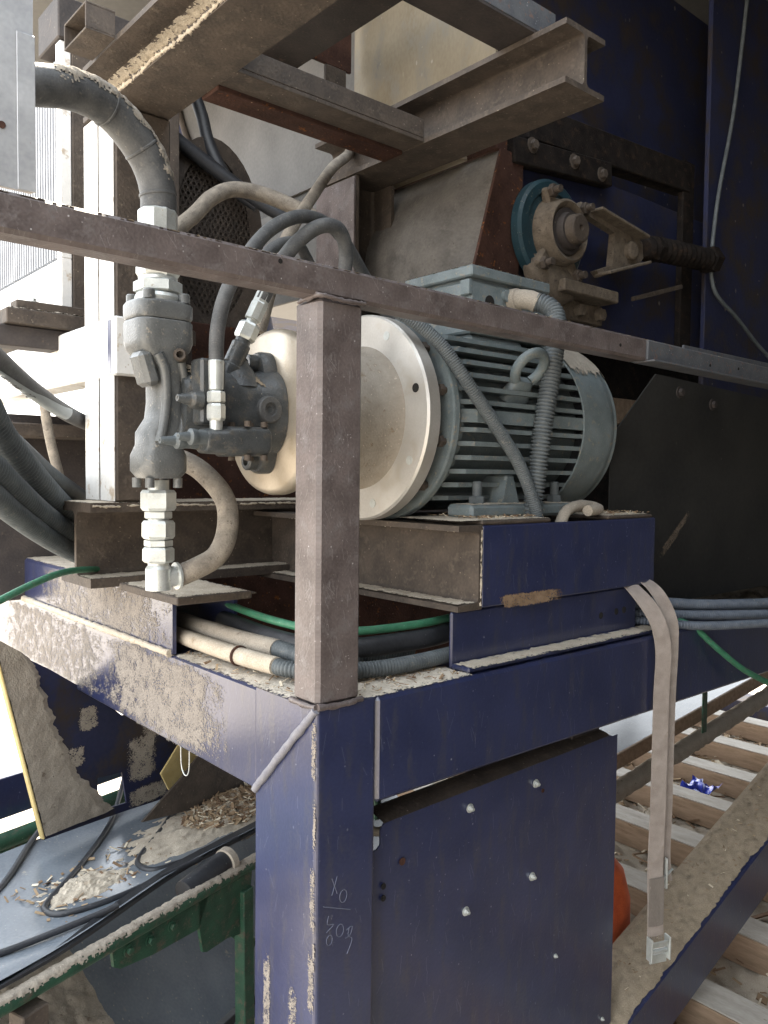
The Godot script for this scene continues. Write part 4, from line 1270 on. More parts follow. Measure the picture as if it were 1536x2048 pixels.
	g.lathe([Vector2(0.155, 0), Vector2(0.155, 0.021), Vector2(0.19, 0.021), Vector2(0.196, 0.017), Vector2(0.335, 0.017), Vector2(0.335, 0)], P(-0.11, 0, b), Vector3.UP, 24)
	g.lathe([Vector2(0, 0.017), Vector2(0.028, 0.017), Vector2(0.03, 0.023), Vector2(0.034, 0.023), Vector2(0.034, 0)], P(-0.11, 0.174, b), P(1, 0.05, -0.05), 24)
	obj("elbow", g, "zinc", t)
	# pressure compensator in front
	g = Geo.new()
	g.loft([[P(-0.082, 0.398, 0.2), 0.016, 0.022, 2.6], [P(-0.078, 0.398, 0.2), 0.02, 0.026, 2.6], [P(-0.045, 0.398, 0.2), 0.021, 0.026, 2.8], [P(-0.043, 0.398, 0.2), 0.024, 0.03, 4.0], [P(0.026, 0.400, 0.2), 0.024, 0.03, 4.0], [P(0.032, 0.400, 0.2), 0.02, 0.026, 4.0]], Vector3.UP, Z, 32)
	obj("compensator", g, "pump_iron", t)
	for q in [[-0.082, 0.403, 0.188, 0.045], [-0.082, 0.397, 0.215, 0.062]]:
		g = Geo.new()
		g.lathe([Vector2(0, 0), Vector2(0, 0.0115), Vector2(q[3] * 0.3, 0.0115), Vector2(q[3] * 0.45, 0.013), Vector2(q[3] * 0.55, 0.013), Vector2(q[3] * 0.62, 0.008), Vector2(q[3] * 0.9, 0.006), Vector2(q[3], 0.005), Vector2(q[3], 0.0025), Vector2(q[3] * 0.9, 0)], P(q[0], q[1], q[2]), -X, 18)
		obj("adjusting_screw", g, "conduit_grey", t)
	for q in [[-0.012, 0.176], [0.02, 0.178], [-0.012, 0.226], [0.022, 0.224]]:
		for s in [-1.0, 1.0]:
			g = Geo.new()
			g.lathe([Vector2(0, 0), Vector2(0, 0.0058), Vector2(0.009, 0.0058), Vector2(0.009, 0.003), Vector2(0.005, 0)], P(q[0], 0.4 + s * 0.0225, q[1]), Vector3.UP * s, 12)
			obj("cap_screw", g, "brown_steel", t)
	g = Geo.new()
	g.lathe([Vector2(0, 0), Vector2(0, 0.015), Vector2(0.014, 0.014), Vector2(0.02, 0.01), Vector2(0.03, 0.008), Vector2(0.04, 0.0055), Vector2(0.04, 0.0028), Vector2(0.036, 0)], P(-0.075, 0.462, 0.215), P(-1, 0.05, 0), 18)
	obj("bleed_screw", g, "pump_iron", t)
	# small pilot fitting
	g = Geo.new()
	g.lathe([Vector2(0.415, 0), Vector2(0.415, 0.010), Vector2(0.433, 0.0105), Vector2(0.434, 0.0)], P(-0.061, 0, 0.19), Vector3.UP, 18)
	g.hexa(P(-0.061, 0.430, 0.19), Vector3.UP, 0.0145, 0.0265)
	g.hexa(P(-0.061, 0.458, 0.19), Vector3.UP, 0.0142, 0.018)
	g.lathe([Vector2(0.476, 0.008), Vector2(0.479, 0.0115), Vector2(0.523, 0.0125), Vector2(0.525, 0.011), Vector2(0.525, 0)], P(-0.061, 0, 0.19), Vector3.UP, 20)
	obj("pilot_fitting", g, "zinc", t)
	# slanting drain fitting
	var q0 := P(0.012, 0.530, 0.268)
	var q1 := P(0.064, 0.654, 0.25)
	var dz := (q1 - q0).normalized()
	g = Geo.new()
	g.lathe([Vector2(-0.02, 0.018), Vector2(0.0, 0.018), Vector2(0.002, 0.0165), Vector2(0.04, 0.0165), Vector2(0.044, 0.0135), Vector2(0.05, 0.0135)], q0, dz, 20)
	obj("drain_adapter", g, "pump_iron", t)
	g = Geo.new()
	g.hexa(q0 + dz * 0.05, dz, 0.0185, 0.03)
	g.lathe([Vector2(0.08, 0.010), Vector2(0.087, 0.010), Vector2(0.088, 0.0148), Vector2(0.118, 0.0148), Vector2(0.12, 0.0138), Vector2(0.137, 0.0138), Vector2(0.137, 0)], q0, dz, 8, true)
	obj("drain_fitting", g, "zinc", t)

# ---------------------------------------------------------------- hoses, cables
func hose(called: String, label: String, cat: String, pts: Array, r: float, mat: String, pitch := 0.0, amp := 0.0, group := "") -> MeshInstance3D:
	var g := Geo.new()
	g.tube(pts, r, 16 if r > 0.01 else 10, pitch, amp)
	var o := obj(called, g, mat)
	tag(o, label, cat, group)
	return o

func crust(g: Geo, pts: Array, r: float, up: Vector3, span: float, th: float, sd: int, cut := 0.0) -> void:
	# sawdust lying on the upper side of a round bar or hose, with a broken outline
	var c := g.curve(pts, 0.003)
	var m := c.size()
	var n := FastNoiseLite.new()
	n.seed = sd
	n.frequency = 1.0
	n.fractal_octaves = 3
	var nv := int(clampf(deg_to_rad(span * 2.0) * r / 0.0025, 8.0, 40.0))
	var at := func(u: float, v: float, lift: float) -> Vector3:
		var i := clampi(int(round(u * (m - 1))), 0, m - 1)
		var t: Vector3 = (c[mini(i + 1, m - 1)] - c[maxi(i - 1, 0)]).normalized()
		var y := (up - t * t.dot(up)).normalized()
		var x := t.cross(y)
		var an := deg_to_rad(lerpf(-span, span, v))
		return c[i] + (y * cos(an) + x * sin(an)) * (r + lift)
	var mask := func(u: float, v: float) -> float:
		var p: Vector3 = at.call(u, v, 0.0)
		var e := minf(minf(u, 1.0 - u) * 14.0, minf(v, 1.0 - v) * 3.2)
		return minf(e, 1.0) - 0.5 - cut + 0.75 * n.get_noise_3dv(p * 45.0) + 0.5 * n.get_noise_3dv(p * 210.0)
	g.sheet(func(u: float, v: float) -> Vector3:
		var k: float = clampf(mask.call(u, v) * 1.6, 0.0, 1.0)
		var p: Vector3 = at.call(u, v, 0.0)
		return at.call(u, v, 0.0004 + th * k * (0.7 + 0.5 * n.get_noise_3dv(p * 60.0) + 0.12 * n.get_noise_3dv(p * 260.0))), m - 1, nv, up, func(u: float, v: float) -> bool: return mask.call(u, v) < 0.05)

func rough_noise() -> FastNoiseLite:
	var z := FastNoiseLite.new()
	z.seed = 31
	z.frequency = 1.3
	z.fractal_octaves = 4
	return z

func hoses() -> void:
	var t := thing("pressure_hose", "thick black hose arching from the upper left down to the pump", "hose", P(-0.11, 0.76, 0.292))
	var g := Geo.new()
	var big := [P(-0.110, 0.745, 0.292), P(-0.110, 0.80, 0.292), P(-0.131, 0.851, 0.292), P(-0.183, 0.896, 0.285), P(-0.238, 0.906, 0.27), P(-0.30, 0.892, 0.25), P(-0.42, 0.84, 0.21), P(-0.6, 0.72, 0.15)]
	g.tube(big, 0.0285, 24)
	obj("hose_body", g, "rubber", t)
	for q in [[P(-0.1095, 0.79, 0.292), P(-0.1105, 0.798, 0.292)], [P(-0.136, 0.857, 0.2915), P(-0.141, 0.8625, 0.291)], [P(-0.196, 0.9005, 0.2815), P(-0.203, 0.9022, 0.2795)]]:
		g = Geo.new()
		g.lathe([Vector2(0, 0.0288), Vector2(0.001, 0.0296), Vector2(0.004, 0.0296), Vector2(0.005, 0.0288)], q[0], q[1] - q[0], 28)
		obj("moulded_band", g, "rubber", t)
	g = Geo.new()
	crust(g, big.slice(1, 6), 0.0287, Vector3(0.42, 0.85, 0.5).normalized(), 55.0, 0.004, 51, 0.08)
	obj("dust_crust", g, "dust_grey", t, "sawdust caked on the back of the hose")
	hose("suction_hose", "dusty tan hose curling from the lower pump fitting up behind", "hose", [P(-0.076, 0.175, 0.29), P(-0.046, 0.188, 0.280), P(-0.011, 0.208, 0.275), P(0.014, 0.249, 0.285), P(0.024, 0.300, 0.310), P(0.012, 0.345, 0.360), P(-0.012, 0.37, 0.40), P(-0.06, 0.39, 0.45)], 0.0185, "rubber_dusty")
	hose("pilot_hose", "thin grey hose looping from the compensator over the rail, outer loop", "hose", [P(-0.061, 0.515, 0.190), P(-0.0585, 0.575, 0.190), P(-0.041, 0.636, 0.190), P(0.006, 0.707, 0.200), P(0.055, 0.757, 0.210), P(0.124, 0.795, 0.230), P(0.201, 0.807, 0.260), P(0.278, 0.795, 0.300), P(0.36, 0.74, 0.33), P(0.43, 0.66, 0.33)], 0.0118, "rubber", 0, 0, "hoses looping over the rail")
	hose("drain_hose", "thicker grey hose looping from the slanting fitting, inner loop", "hose", [P(0.060, 0.644, 0.251), P(0.090, 0.709, 0.240), P(0.125, 0.756, 0.230), P(0.160, 0.783, 0.220), P(0.197, 0.788, 0.220), P(0.224, 0.767, 0.230), P(0.233, 0.730, 0.240), P(0.228, 0.65, 0.25), P(0.215, 0.56, 0.30), P(0.20, 0.50, 0.4)], 0.0132, "rubber", 0, 0, "hoses looping over the rail")
	hose("brown_hose", "dusty brown hose dropping from behind the overhead beam to the loops", "hose", [P(0.72, 1.27, 0.85), P(0.60, 1.16, 0.70), P(0.488, 1.075, 0.620), P(0.344, 0.945, 0.500), P(0.265, 0.862, 0.450), P(0.209, 0.785, 0.420), P(0.173, 0.70, 0.400), P(0.15, 0.62, 0.4)], 0.0125, "rubber_dusty")
	hose("short_hose", "short dark hose inside the hose loops", "hose", [P(0.06, 0.69, 0.3), P(0.12, 0.755, 0.31), P(0.19, 0.785, 0.34), P(0.26, 0.78, 0.40), P(0.34, 0.74, 0.46)], 0.011, "rubber")
	hose("guard_hose", "dusty beige hose arching over the perforated guard", "hose", [P(0.14, 0.86, 0.93), P(0.28, 0.985, 0.93), P(0.335, 1.045, 0.93), P(0.40, 1.083, 0.93), P(0.48, 1.083, 0.91), P(0.56, 1.05, 0.86), P(0.63, 1.0, 0.80), P(0.7, 0.94, 0.75)], 0.02, "rubber_dusty")
	hose("black_hose", "black hose running along the round edge of the drum side", "hose", [P(0.36, 1.45, 1.12), P(0.40, 1.33, 1.10), P(0.415, 1.26, 1.09), P(0.44, 1.19, 1.07), P(0.48, 1.13, 1.05), P(0.53, 1.09, 1.02)], 0.017, "black_rubber", 0, 0, "black hoses by the drum")
	hose("black_hose", "black hose slanting down right from the left upright to the drum", "hose", [P(0.28, 1.235, 1.06), P(0.36, 1.20, 1.06), P(0.45, 1.15, 1.04), P(0.54, 1.09, 1.0), P(0.62, 1.04, 0.95)], 0.019, "black_rubber", 0, 0, "black hoses by the drum")
	hose("motor_cable", "grey sheathed cable slanting down across the motor fins", "cable", [P(0.27, 0.655, 0.17), P(0.313, 0.627, 0.140), P(0.361, 0.585, 0.115), P(0.408, 0.516, 0.09), P(0.475, 0.445, 0.083), P(0.537, 0.379, 0.08), P(0.575, 0.320, 0.078), P(0.600, 0.255, 0.075), P(0.612, 0.19, 0.085)], 0.0125, "conduit_grey", 0.0045, 0.0006)
	t = thing("motor_conduit", "grey corrugated conduit from the terminal box down past the fins", "conduit", P(0.64, 0.72, 0.17))
	g = Geo.new()
	g.tube([P(0.668, 0.716, 0.152), P(0.680, 0.703, 0.122), P(0.679, 0.672, 0.100), P(0.656, 0.610, 0.086), P(0.634, 0.532, 0.080), P(0.616, 0.451, 0.080), P(0.608, 0.370, 0.084), P(0.602, 0.290, 0.090), P(0.609, 0.215, 0.100)], 0.0178, 18, 0.0075, 0.0045)
	obj("conduit", g, "conduit_grey", t)
	g = Geo.new()
	g.tube([P(0.648, 0.722, 0.197), P(0.652, 0.722, 0.175), P(0.662, 0.719, 0.158), P(0.671, 0.712, 0.145)], 0.0205, 18)
	g.lathe([Vector2(0, 0.0235), Vector2(0.016, 0.0235), Vector2(0.018, 0.021)], P(0.648, 0.722, 0.196), P(0.1, 0, -1), 18)
	obj("gland", g, "dust_grey", t)
	# on the frame under the motor
	t = thing("pipe_sleeve", "dusty pale pipe with a wire tie and conduit end, nearer of two", "pipe", P(0.04, 0.03, 0.35), "pipes lying on the side beam")
	g = Geo.new()
	g.tube([P(0.045, 0.026, 0.75), P(0.04, 0.026, 0.50), P(0.038, 0.026, 0.30), P(0.047, 0.026, 0.18)], 0.0155, 16)
	obj("pipe", g, "dust", t)
	g = Geo.new()
	g.lathe([Vector2(0, 0.0158), Vector2(0.001, 0.0185), Vector2(0.005, 0.0185), Vector2(0.006, 0.0158)], P(0.038, 0.026, 0.288), P(0.02, 0, -1), 18)
	obj("wire_tie", g, "rust_red", t)
	g = Geo.new()
	g.tube([P(0.047, 0.026, 0.19), P(0.055, 0.025, 0.15), P(0.10, 0.022, 0.105), P(0.151, 0.020, 0.09), P(0.23, 0.020, 0.075), P(0.37, 0.020, 0.085), P(0.5, 0.02, 0.12)], 0.0128, 14, 0.006, 0.003)
	obj("conduit", g, "conduit_grey", t)
	t = thing("pipe_sleeve", "dusty pale pipe with conduit end, farther of two", "pipe", P(0.06, 0.05, 0.35), "pipes lying on the side beam")
	g = Geo.new()
	g.tube([P(0.085, 0.04, 0.75), P(0.075, 0.04, 0.45), P(0.076, 0.04, 0.32), P(0.083, 0.04, 0.23)], 0.0185, 16)
	obj("pipe", g, "dust_grey", t)
	g = Geo.new()
	g.tube([P(0.083, 0.042, 0.245), P(0.085, 0.04, 0.19), P(0.095, 0.036, 0.14), P(0.15, 0.034, 0.125), P(0.3, 0.034, 0.125)], 0.0145, 14, 0.0065, 0.0035)
	obj("conduit", g, "conduit_grey", t)
	hose("black_cable", "thick black cable lying along the frame behind the rail post", "cable", [P(0.13, 0.05, 0.5), P(0.105, 0.05, 0.30), P(0.115, 0.05, 0.17), P(0.16, 0.05, 0.125), P(0.24, 0.05, 0.112), P(0.36, 0.05, 0.115), P(0.5, 0.05, 0.16)], 0.018, "black_rubber")
	hose("earth_wire", "green earth wire lying over the black cable behind the post", "cable", [P(0.14, 0.08, 0.5), P(0.12, 0.078, 0.32), P(0.13, 0.077, 0.18), P(0.18, 0.077, 0.13), P(0.26, 0.077, 0.115), P(0.36, 0.077, 0.118), P(0.5, 0.07, 0.17)], 0.0075, "green_wire", 0, 0, "green wires")
	hose("earth_wire", "green earth wire entering at the far left above the side beam", "cable", [P(-0.42, 0.085, 0.48), P(-0.321, 0.119, 0.500), P(-0.297, 0.129, 0.500), P(-0.232, 0.144, 0.550), P(-0.172, 0.153, 0.600), P(-0.112, 0.152, 0.660), P(-0.02, 0.14, 0.75)], 0.0065, "green_wire", 0, 0, "green wires")
	hose("earth_wire", "green earth wire hanging past the front beam at the right", "cable", [P(1.06, 0.02, 0.06), P(1.10, 0.0, 0.012), P(1.14, -0.038, -0.012), P(1.178, -0.066, -0.022), P(1.267, -0.122, -0.040), P(1.42, -0.185, -0.050)], 0.0075, "green_wire", 0, 0, "green wires")
	var l1 := [P(-0.50, 0.56, 0.28), P(-0.40, 0.515, 0.40), P(-0.325, 0.463, 0.500), P(-0.266, 0.408, 0.600), P(-0.162, 0.329, 0.740), P(-0.066, 0.264, 0.860), P(0.061, 0.188, 1.0)]
	hose("ribbed_conduit", "grey ribbed conduit sagging in at the left, second from the top", "conduit", l1, 0.027, "conduit_grey", 0.011, 0.006, "grey conduits at the left")
	hose("smooth_conduit", "smooth grey conduit at the left, topmost of the bundle", "conduit", [P(-0.45, 0.53, 0.4), P(-0.299, 0.447, 0.60), P(-0.211, 0.398, 0.700), P(-0.106, 0.338, 0.820), P(0.018, 0.279, 0.95), P(0.152, 0.21, 1.1)], 0.02, "conduit_grey", 0, 0, "grey conduits at the left")
	hose("ribbed_conduit", "grey ribbed conduit sagging in at the left, third from the top", "conduit", [P(-0.5, 0.47, 0.3), P(-0.326, 0.367, 0.50), P(-0.244, 0.316, 0.620), P(-0.146, 0.259, 0.760), P(-0.043, 0.204, 0.880), P(0.073, 0.144, 1.0)], 0.025, "conduit_grey", 0.011, 0.006, "grey conduits at the left")
	hose("ribbed_conduit", "blue grey ribbed conduit at the left, lowest of the bundle", "conduit", [P(-0.5, 0.41, 0.3), P(-0.326, 0.322, 0.50), P(-0.245, 0.275, 0.620), P(-0.146, 0.222, 0.760), P(-0.043, 0.172, 0.880), P(0.073, 0.126, 1.0)], 0.02, "conduit_grey", 0.010, 0.005, "grey conduits at the left")
	hose("beige_cable", "short beige cable hanging in the shade behind the left conduits", "cable", [P(-0.078, 0.53, 0.95), P(-0.067, 0.453, 0.95), P(-0.056, 0.396, 0.95), P(-0.04, 0.33, 0.95), P(-0.02, 0.24, 0.97)], 0.011, "rubber_dusty")
	printed_hose()
	hose("corrugated_hose", "thick grey hose topmost of the row behind the strap", "hose", [P(0.95, 0.085, 0.2), P(1.110, 0.072, 0.200), P(1.251, 0.062, 0.200), P(1.488, 0.066, 0.200), P(1.727, 0.088, 0.200), P(2.1, 0.17, 0.200)], 0.0165, "conduit_blue", 0.009, 0.002, "hoses behind the strap")
	hose("corrugated_hose", "blue grey ribbed hose second from the top behind the strap", "hose", [P(0.95, 0.075, 0.17), P(1.079, 0.064, 0.170), P(1.245, 0.053, 0.170), P(1.49, 0.043, 0.170), P(1.73, 0.055, 0.170), P(2.0, 0.09, 0.170)], 0.0125, "conduit_blue", 0.006, 0.003, "hoses behind the strap")
	hose("corrugated_hose", "grey ribbed hose third from the top behind the strap", "hose", [P(0.95, 0.055, 0.12), P(1.06, 0.05, 0.075), P(1.2, 0.037, 0.03), P(1.474, 0.022, -0.02), P(1.9, 0.0, -0.06)], 0.0128, "conduit_blue", 0.006, 0.0025, "hoses behind the strap")
	hose("corrugated_hose", "grey blue hose fourth from the top behind the strap", "hose", [P(0.95, 0.03, 0.12), P(1.03, 0.028, 0.06), P(1.16, 0.018, 0.015), P(1.41, 0.002, -0.035), P(1.9, -0.035, -0.09)], 0.0105, "conduit_blue", 0.0075, 0.0022, "hoses behind the strap")
	hose("corrugated_hose", "grey blue hose lowest of the row behind the strap", "hose", [P(0.95, 0.02, 0.1), P(1.02, 0.012, 0.02), P(1.12, 0.002, -0.02), P(1.36, -0.012, -0.06), P(1.8, -0.045, -0.10)], 0.0095, "conduit_blue", 0.0075, 0.002, "hoses behind the strap")
	hose("thin_cable", "thin grey cable hanging down the dark wall at the far right", "cable", [P(1.86, 1.9, 0.29), P(1.79, 1.5, 0.29), P(1.70, 1.2, 0.288), P(1.665, 1.0, 0.285), P(1.685, 0.91, 0.28), P(1.80, 0.85, 0.27), P(1.93, 0.79, 0.27), P(2.03, 0.735, 0.26), P(2.06, 0.68, 0.26)], 0.006, "conduit_grey")
	# worn rag of sawdust and a pin on the motor base
	var h := thing("steel_hook", "dust covered bent steel hook lying on the motor base", "hook", P(0.72, 0.266, 0.08))
	g = Geo.new()
	g.tube([P(0.665, 0.235, 0.072), P(0.678, 0.262, 0.074), P(0.705, 0.279, 0.08), P(0.745, 0.286, 0.086), P(0.785, 0.2855, 0.088), P(0.80, 0.283, 0.082), P(0.79, 0.279, 0.066), P(0.745, 0.277, 0.06)], 0.012, 12, 0.0, 0.002, wob)
	obj("hook", g, "dust_grey", h)

func printed_hose() -> void:
	var t := thing("printed_hose", "dark hose with a printed white band at the left upright", "hose", P(-0.2, 0.5, 0.6))
	var pts := [P(-0.46, 0.60, 0.26), P(-0.363, 0.557, 0.400), P(-0.287, 0.533, 0.520), P(-0.201, 0.504, 0.640), P(-0.104, 0.476, 0.760), P(-0.005, 0.458, 0.880), P(0.112, 0.445, 1.0)]
	var r := 0.0165
	var g := Geo.new()
	g.tube(pts, r, 18)
	obj("hose_body", g, "rubber", t)
	var c := g.curve(pts, 0.004)
	var view := P(-0.60, 0.12, -0.79).normalized()
	# the white print band hugs the side of the hose
	g = Geo.new()
	var a := -1
	var z := -1
	for i in c.size():
		if c[i].x > -0.40 and a < 0: a = i
		if c[i].x < -0.088: z = i
	var frame_at := func(i: int) -> Array:
		var tt: Vector3 = (c[i + 1] - c[i - 1]).normalized()
		var f := (view - tt * view.dot(tt)).normalized()
		return [tt, f, f.cross(tt)]
	for i in range(a, z):
		var f0: Array = frame_at.call(i)
		var f1: Array = frame_at.call(i + 1)
		for k in 8:
			var t0 := deg_to_rad(-48 + 12.0 * k)
			var t1 := deg_to_rad(-48 + 12.0 * (k + 1))
			var d0: Vector3 = f0[1] * cos(t0) + f0[2] * sin(t0)
			var d1: Vector3 = f0[1] * cos(t1) + f0[2] * sin(t1)
			var e0: Vector3 = f1[1] * cos(t0) + f1[2] * sin(t0)
			var e1: Vector3 = f1[1] * cos(t1) + f1[2] * sin(t1)
			var rr := r + 0.0006
			g.tri(c[i] + d0 * rr, c[i] + d1 * rr, c[i + 1] + e1 * rr, d0, d1, e1)
			g.tri(c[i] + d0 * rr, c[i + 1] + e1 * rr, c[i + 1] + e0 * rr, d0, e1, e0)
	obj("print_band", g, "grey_print", t)
	var word := "1 BAR MSHA IC"
	var font := SystemFont.new()
	font.font_names = PackedStringArray(["Droid Sans"])
	var s := 0.0
	var pos := 0
	var start := 0.0
	var adv := 0.0172
	for i in range(a + 1, z - 1):
		if c[i].x < -0.318: continue
		s += c[i].distance_to(c[i + 1])
		while pos < word.length() and s >= start + adv * pos:
			var ch := word[pos]
			pos += 1
			if ch == " ": continue
			var f: Array = frame_at.call(i)
			var tm := TextMesh.new()
			tm.text = ch
			tm.font = font
			tm.font_size = 32
			tm.pixel_size = 0.00072
			tm.depth = 0.0006
			var o := MeshInstance3D.new()
			o.mesh = tm
			o.material_override = M["black_print"]
			o.name = numbered("letter", t)
			t.add_child(o)
			var tx: Vector3 = f[0]
			var fz: Vector3 = f[1]
			o.transform = Transform3D(Basis(tx, fz.cross(tx), fz), c[i] + fz * (r + 0.0011) - t.position)

# ---------------------------------------------------------------- panel, strap, brace
func panel_and_strap() -> void:
	var t := thing("cover_panel", "dark blue sheet panel with small bolts below the front beam", "panel", P(0.47, -1.2, 0.03))
	var g := Geo.new()
	g.extr(PackedVector2Array([Vector2(0.119, -1.2), Vector2(0.119, -0.262), Vector2(0.142, -0.262), Vector2(0.15, -0.256), Vector2(0.15, -0.232), Vector2(0.158, -0.222), Vector2(0.80, -0.206), Vector2(0.82, -0.214), Vector2(0.828, -1.2)]), P(0, 0, 0.028), P(0, 0, 0.031), Vector3.RIGHT, Vector3.UP)
	var dn := FastNoiseLite.new()
	dn.seed = 14
	dn.frequency = 1.0
	g.sheet(func(u: float, v: float) -> Vector3:
		var e := minf(1.0, minf(minf(u, 1.0 - u), minf(v, 1.0 - v)) * 12.0)
		return P(lerpf(0.152, 0.826, u), lerpf(-1.19, lerpf(-0.224, -0.2085, u), v), 0.0278 - e * (0.0012 + 0.0022 * dn.get_noise_2d(u * 2.2, v * 2.6) + 0.0008 * dn.get_noise_2d(u * 7, v * 8))), 60, 80, Vector3.BACK)
	obj("sheet", g, "blue_paint", t)
	g = Geo.new()
	g.sheet(func(u: float, v: float) -> Vector3:
		return P(lerpf(0.158, 0.80, u), lerpf(-0.222, -0.206, u) + 0.012 * v * (1.6 - v), 0.029 + 0.05 * v), 20, 4, Vector3.UP)
	obj("top_fold", g, "brown_steel", t)
	for q in [[0.36, -0.249], [0.546, -0.249], [0.353, -0.436], [0.54, -0.432], [0.62, -0.622], [0.79, -0.828]]:
		g = Geo.new()
		var s: float = 1.0 if q[1] > -0.6 else 0.55
		g.lathe([Vector2(0, 0), Vector2(0, 0.0085 * s), Vector2(0.0012, 0.0085 * s), Vector2(0.0016, 0.0068 * s), Vector2(0.002, 0)], P(q[0], q[1], 0.0265), Vector3.BACK, 18)
		g.hexa(P(q[0], q[1], 0.025), Vector3.BACK, 0.0062 * s, 0.0048 * s)
		g.lathe([Vector2(0, 0.0032 * s), Vector2(0.0085 * s, 0.003 * s), Vector2(0.0085 * s, 0)], P(q[0], q[1], 0.025), Vector3.BACK, 10)
		obj("panel_bolt", g, "zinc", t)
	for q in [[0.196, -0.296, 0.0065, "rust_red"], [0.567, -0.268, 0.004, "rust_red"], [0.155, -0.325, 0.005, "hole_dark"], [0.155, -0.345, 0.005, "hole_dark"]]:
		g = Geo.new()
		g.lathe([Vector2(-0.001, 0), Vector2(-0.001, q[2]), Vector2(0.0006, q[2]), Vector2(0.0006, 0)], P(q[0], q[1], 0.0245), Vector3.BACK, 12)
		obj("hole_disc", g, q[3], t)  # flat discs, the near-black ones paint the shade inside holes
	t = thing("lever", "dusty bent bar poking out between the leg and the panel", "lever", P(0.14, -0.21, 0.06))
	g = Geo.new()
	g.tube([P(0.13, -0.18, 0.10), P(0.14, -0.215, 0.07), P(0.15, -0.238, 0.05), P(0.168, -0.243, 0.045)], 0.008, 10, 0.0, 0.002, wob)
	obj("bar", g, "dust_grey", t)
	t = thing("green_bracket", "green painted bracket behind the gap above the panel", "bracket", P(0.2, -0.2, 0.2))
	g = Geo.new()
	g.bx(0.16, 0.36, -0.25, -0.19, 0.2, 0.215)
	g.bx(0.27, 0.285, -0.30, -0.15, 0.18, 0.2)
	obj("bracket", g, "green_paint", t)
	# webbing strap hanging over the beam
	t = thing("lashing_strap", "dusty beige webbing strap hanging over the front beam with cam buckle", "strap", P(0.93, 0.0, -0.02))
	g = Geo.new()
	var wd := P(0.93, 0.0, -0.38)
	g.ribbon([P(0.985, 0.12, 0.20), P(0.94, 0.118, 0.11), P(0.895, 0.098, 0.035), P(0.912, 0.04, -0.006), P(0.925, -0.03, -0.018), P(0.925, -0.141, -0.016), P(0.922, -0.364, -0.017), P(0.919, -0.522, -0.016), P(0.920, -0.60, -0.018), P(0.918, -0.668, -0.02)], wd, 0.040, 0.0022, 0.004)
	obj("webbing", g, "strap", t)
	g = Geo.new()
	g.ribbon([P(0.985, 0.125, 0.2), P(0.958, 0.12, 0.08), P(0.942, 0.10, 0.018), P(0.961, 0.035, -0.012), P(0.968, -0.03, -0.014), P(0.967, -0.152, -0.011), P(0.962, -0.383, -0.013), P(0.959, -0.50, -0.013), P(0.968, -0.568, -0.014)], wd, 0.034, 0.0022, -0.004)
	obj("webbing", g, "strap", t)
	g = Geo.new()
	g.ribbon([P(0.919, -0.515, -0.0185), P(0.9195, -0.53, -0.0195), P(0.919, -0.545, -0.0185)], wd, 0.032, 0.003)
	obj("stitched_fold", g, "strap", t)
	g = Geo.new()
	g.ribbon([P(0.9188, -0.538, -0.0205), P(0.919, -0.58, -0.0212), P(0.918, -0.62, -0.0218), P(0.9175, -0.645, -0.022)], wd, 0.0385, 0.0016, 0.003)
	obj("worn_tail", g, "strap_worn", t)
	for k in 9:
		g = Geo.new()
		var u := (k - 4) * 0.0042
		var hh := -0.675 - rng.randf() * 0.004
		g.tube([P(0.919 + u * 0.92, -0.64, -0.0225 - u * 0.38), P(0.919 + u * 0.92 + rng.randf_range(-0.002, 0.002), hh + 0.012, -0.0235 - u * 0.38), P(0.919 + u * 0.92 + rng.randf_range(-0.003, 0.003), hh, -0.023 - u * 0.38)], 0.0007, 5)
		obj("frayed_thread", g, "strap", t)
	var bo := P(0.921, -0.694, -0.024)
	var bx_ := wd.normalized()
	var bz := bx_.cross(Vector3.UP)
	if bz.dot(P(-0.6, 0, -0.8)) < 0.0: bz = -bz
	g = Geo.new()
	for s in [-1.0, 1.0]:
		g.box(bo + bx_ * (0.0235 * s) + bz * 0.006, bx_, Vector3.UP, bz, Vector3(0.002, 0.026, 0.010), 0.0008)
	g.box(bo + Vector3.UP * -0.024 + bz * 0.004, bx_, Vector3.UP, bz, Vector3(0.022, 0.010, 0.002), 0.001)
	g.box(bo + Vector3.UP * 0.012 + bz * 0.011, bx_, (Vector3.UP + bz * 0.3).normalized(), bz, Vector3(0.021, 0.008, 0.0018), 0.001)
	var bk := obj("cam_buckle", g, "zinc", t)
	g = Geo.new()
	g.lathe([Vector2(-0.019, 0), Vector2(-0.019, 0.005), Vector2(0.019, 0.005), Vector2(0.019, 0)], bo + bz * 0.008 + Vector3.UP * -0.004, bx_, 14)
	obj("roller", g, "zinc", bk)
	g = Geo.new()
	g.bar(P(0.958, -0.505, -0.02), P(0.957, -0.575, -0.021), Vector3.RIGHT, 0.008, 0.006)
	g.bar(P(0.945, -0.55, -0.02), P(0.985, -0.537, -0.021), Vector3.UP, 0.006, 0.005)
	obj("hook", g, "zinc", t)
	# rising lower beam
	t = thing("sloping_beam", "dark blue beam rising to the right with sawdust on its top", "beam", P(0.9, -0.85, 0.0))
	g = Geo.new()
	g.bar(P(0.35, -1.09, 0.075), P(2.4, -0.428, 0.075), Vector3.UP, 0.15, 0.145, 0.005)
	obj("beam", g, "blue_paint", t)
	g = Geo.new()
	var z := FastNoiseLite.new()
	z.seed = 3
	z.frequency = 1.0
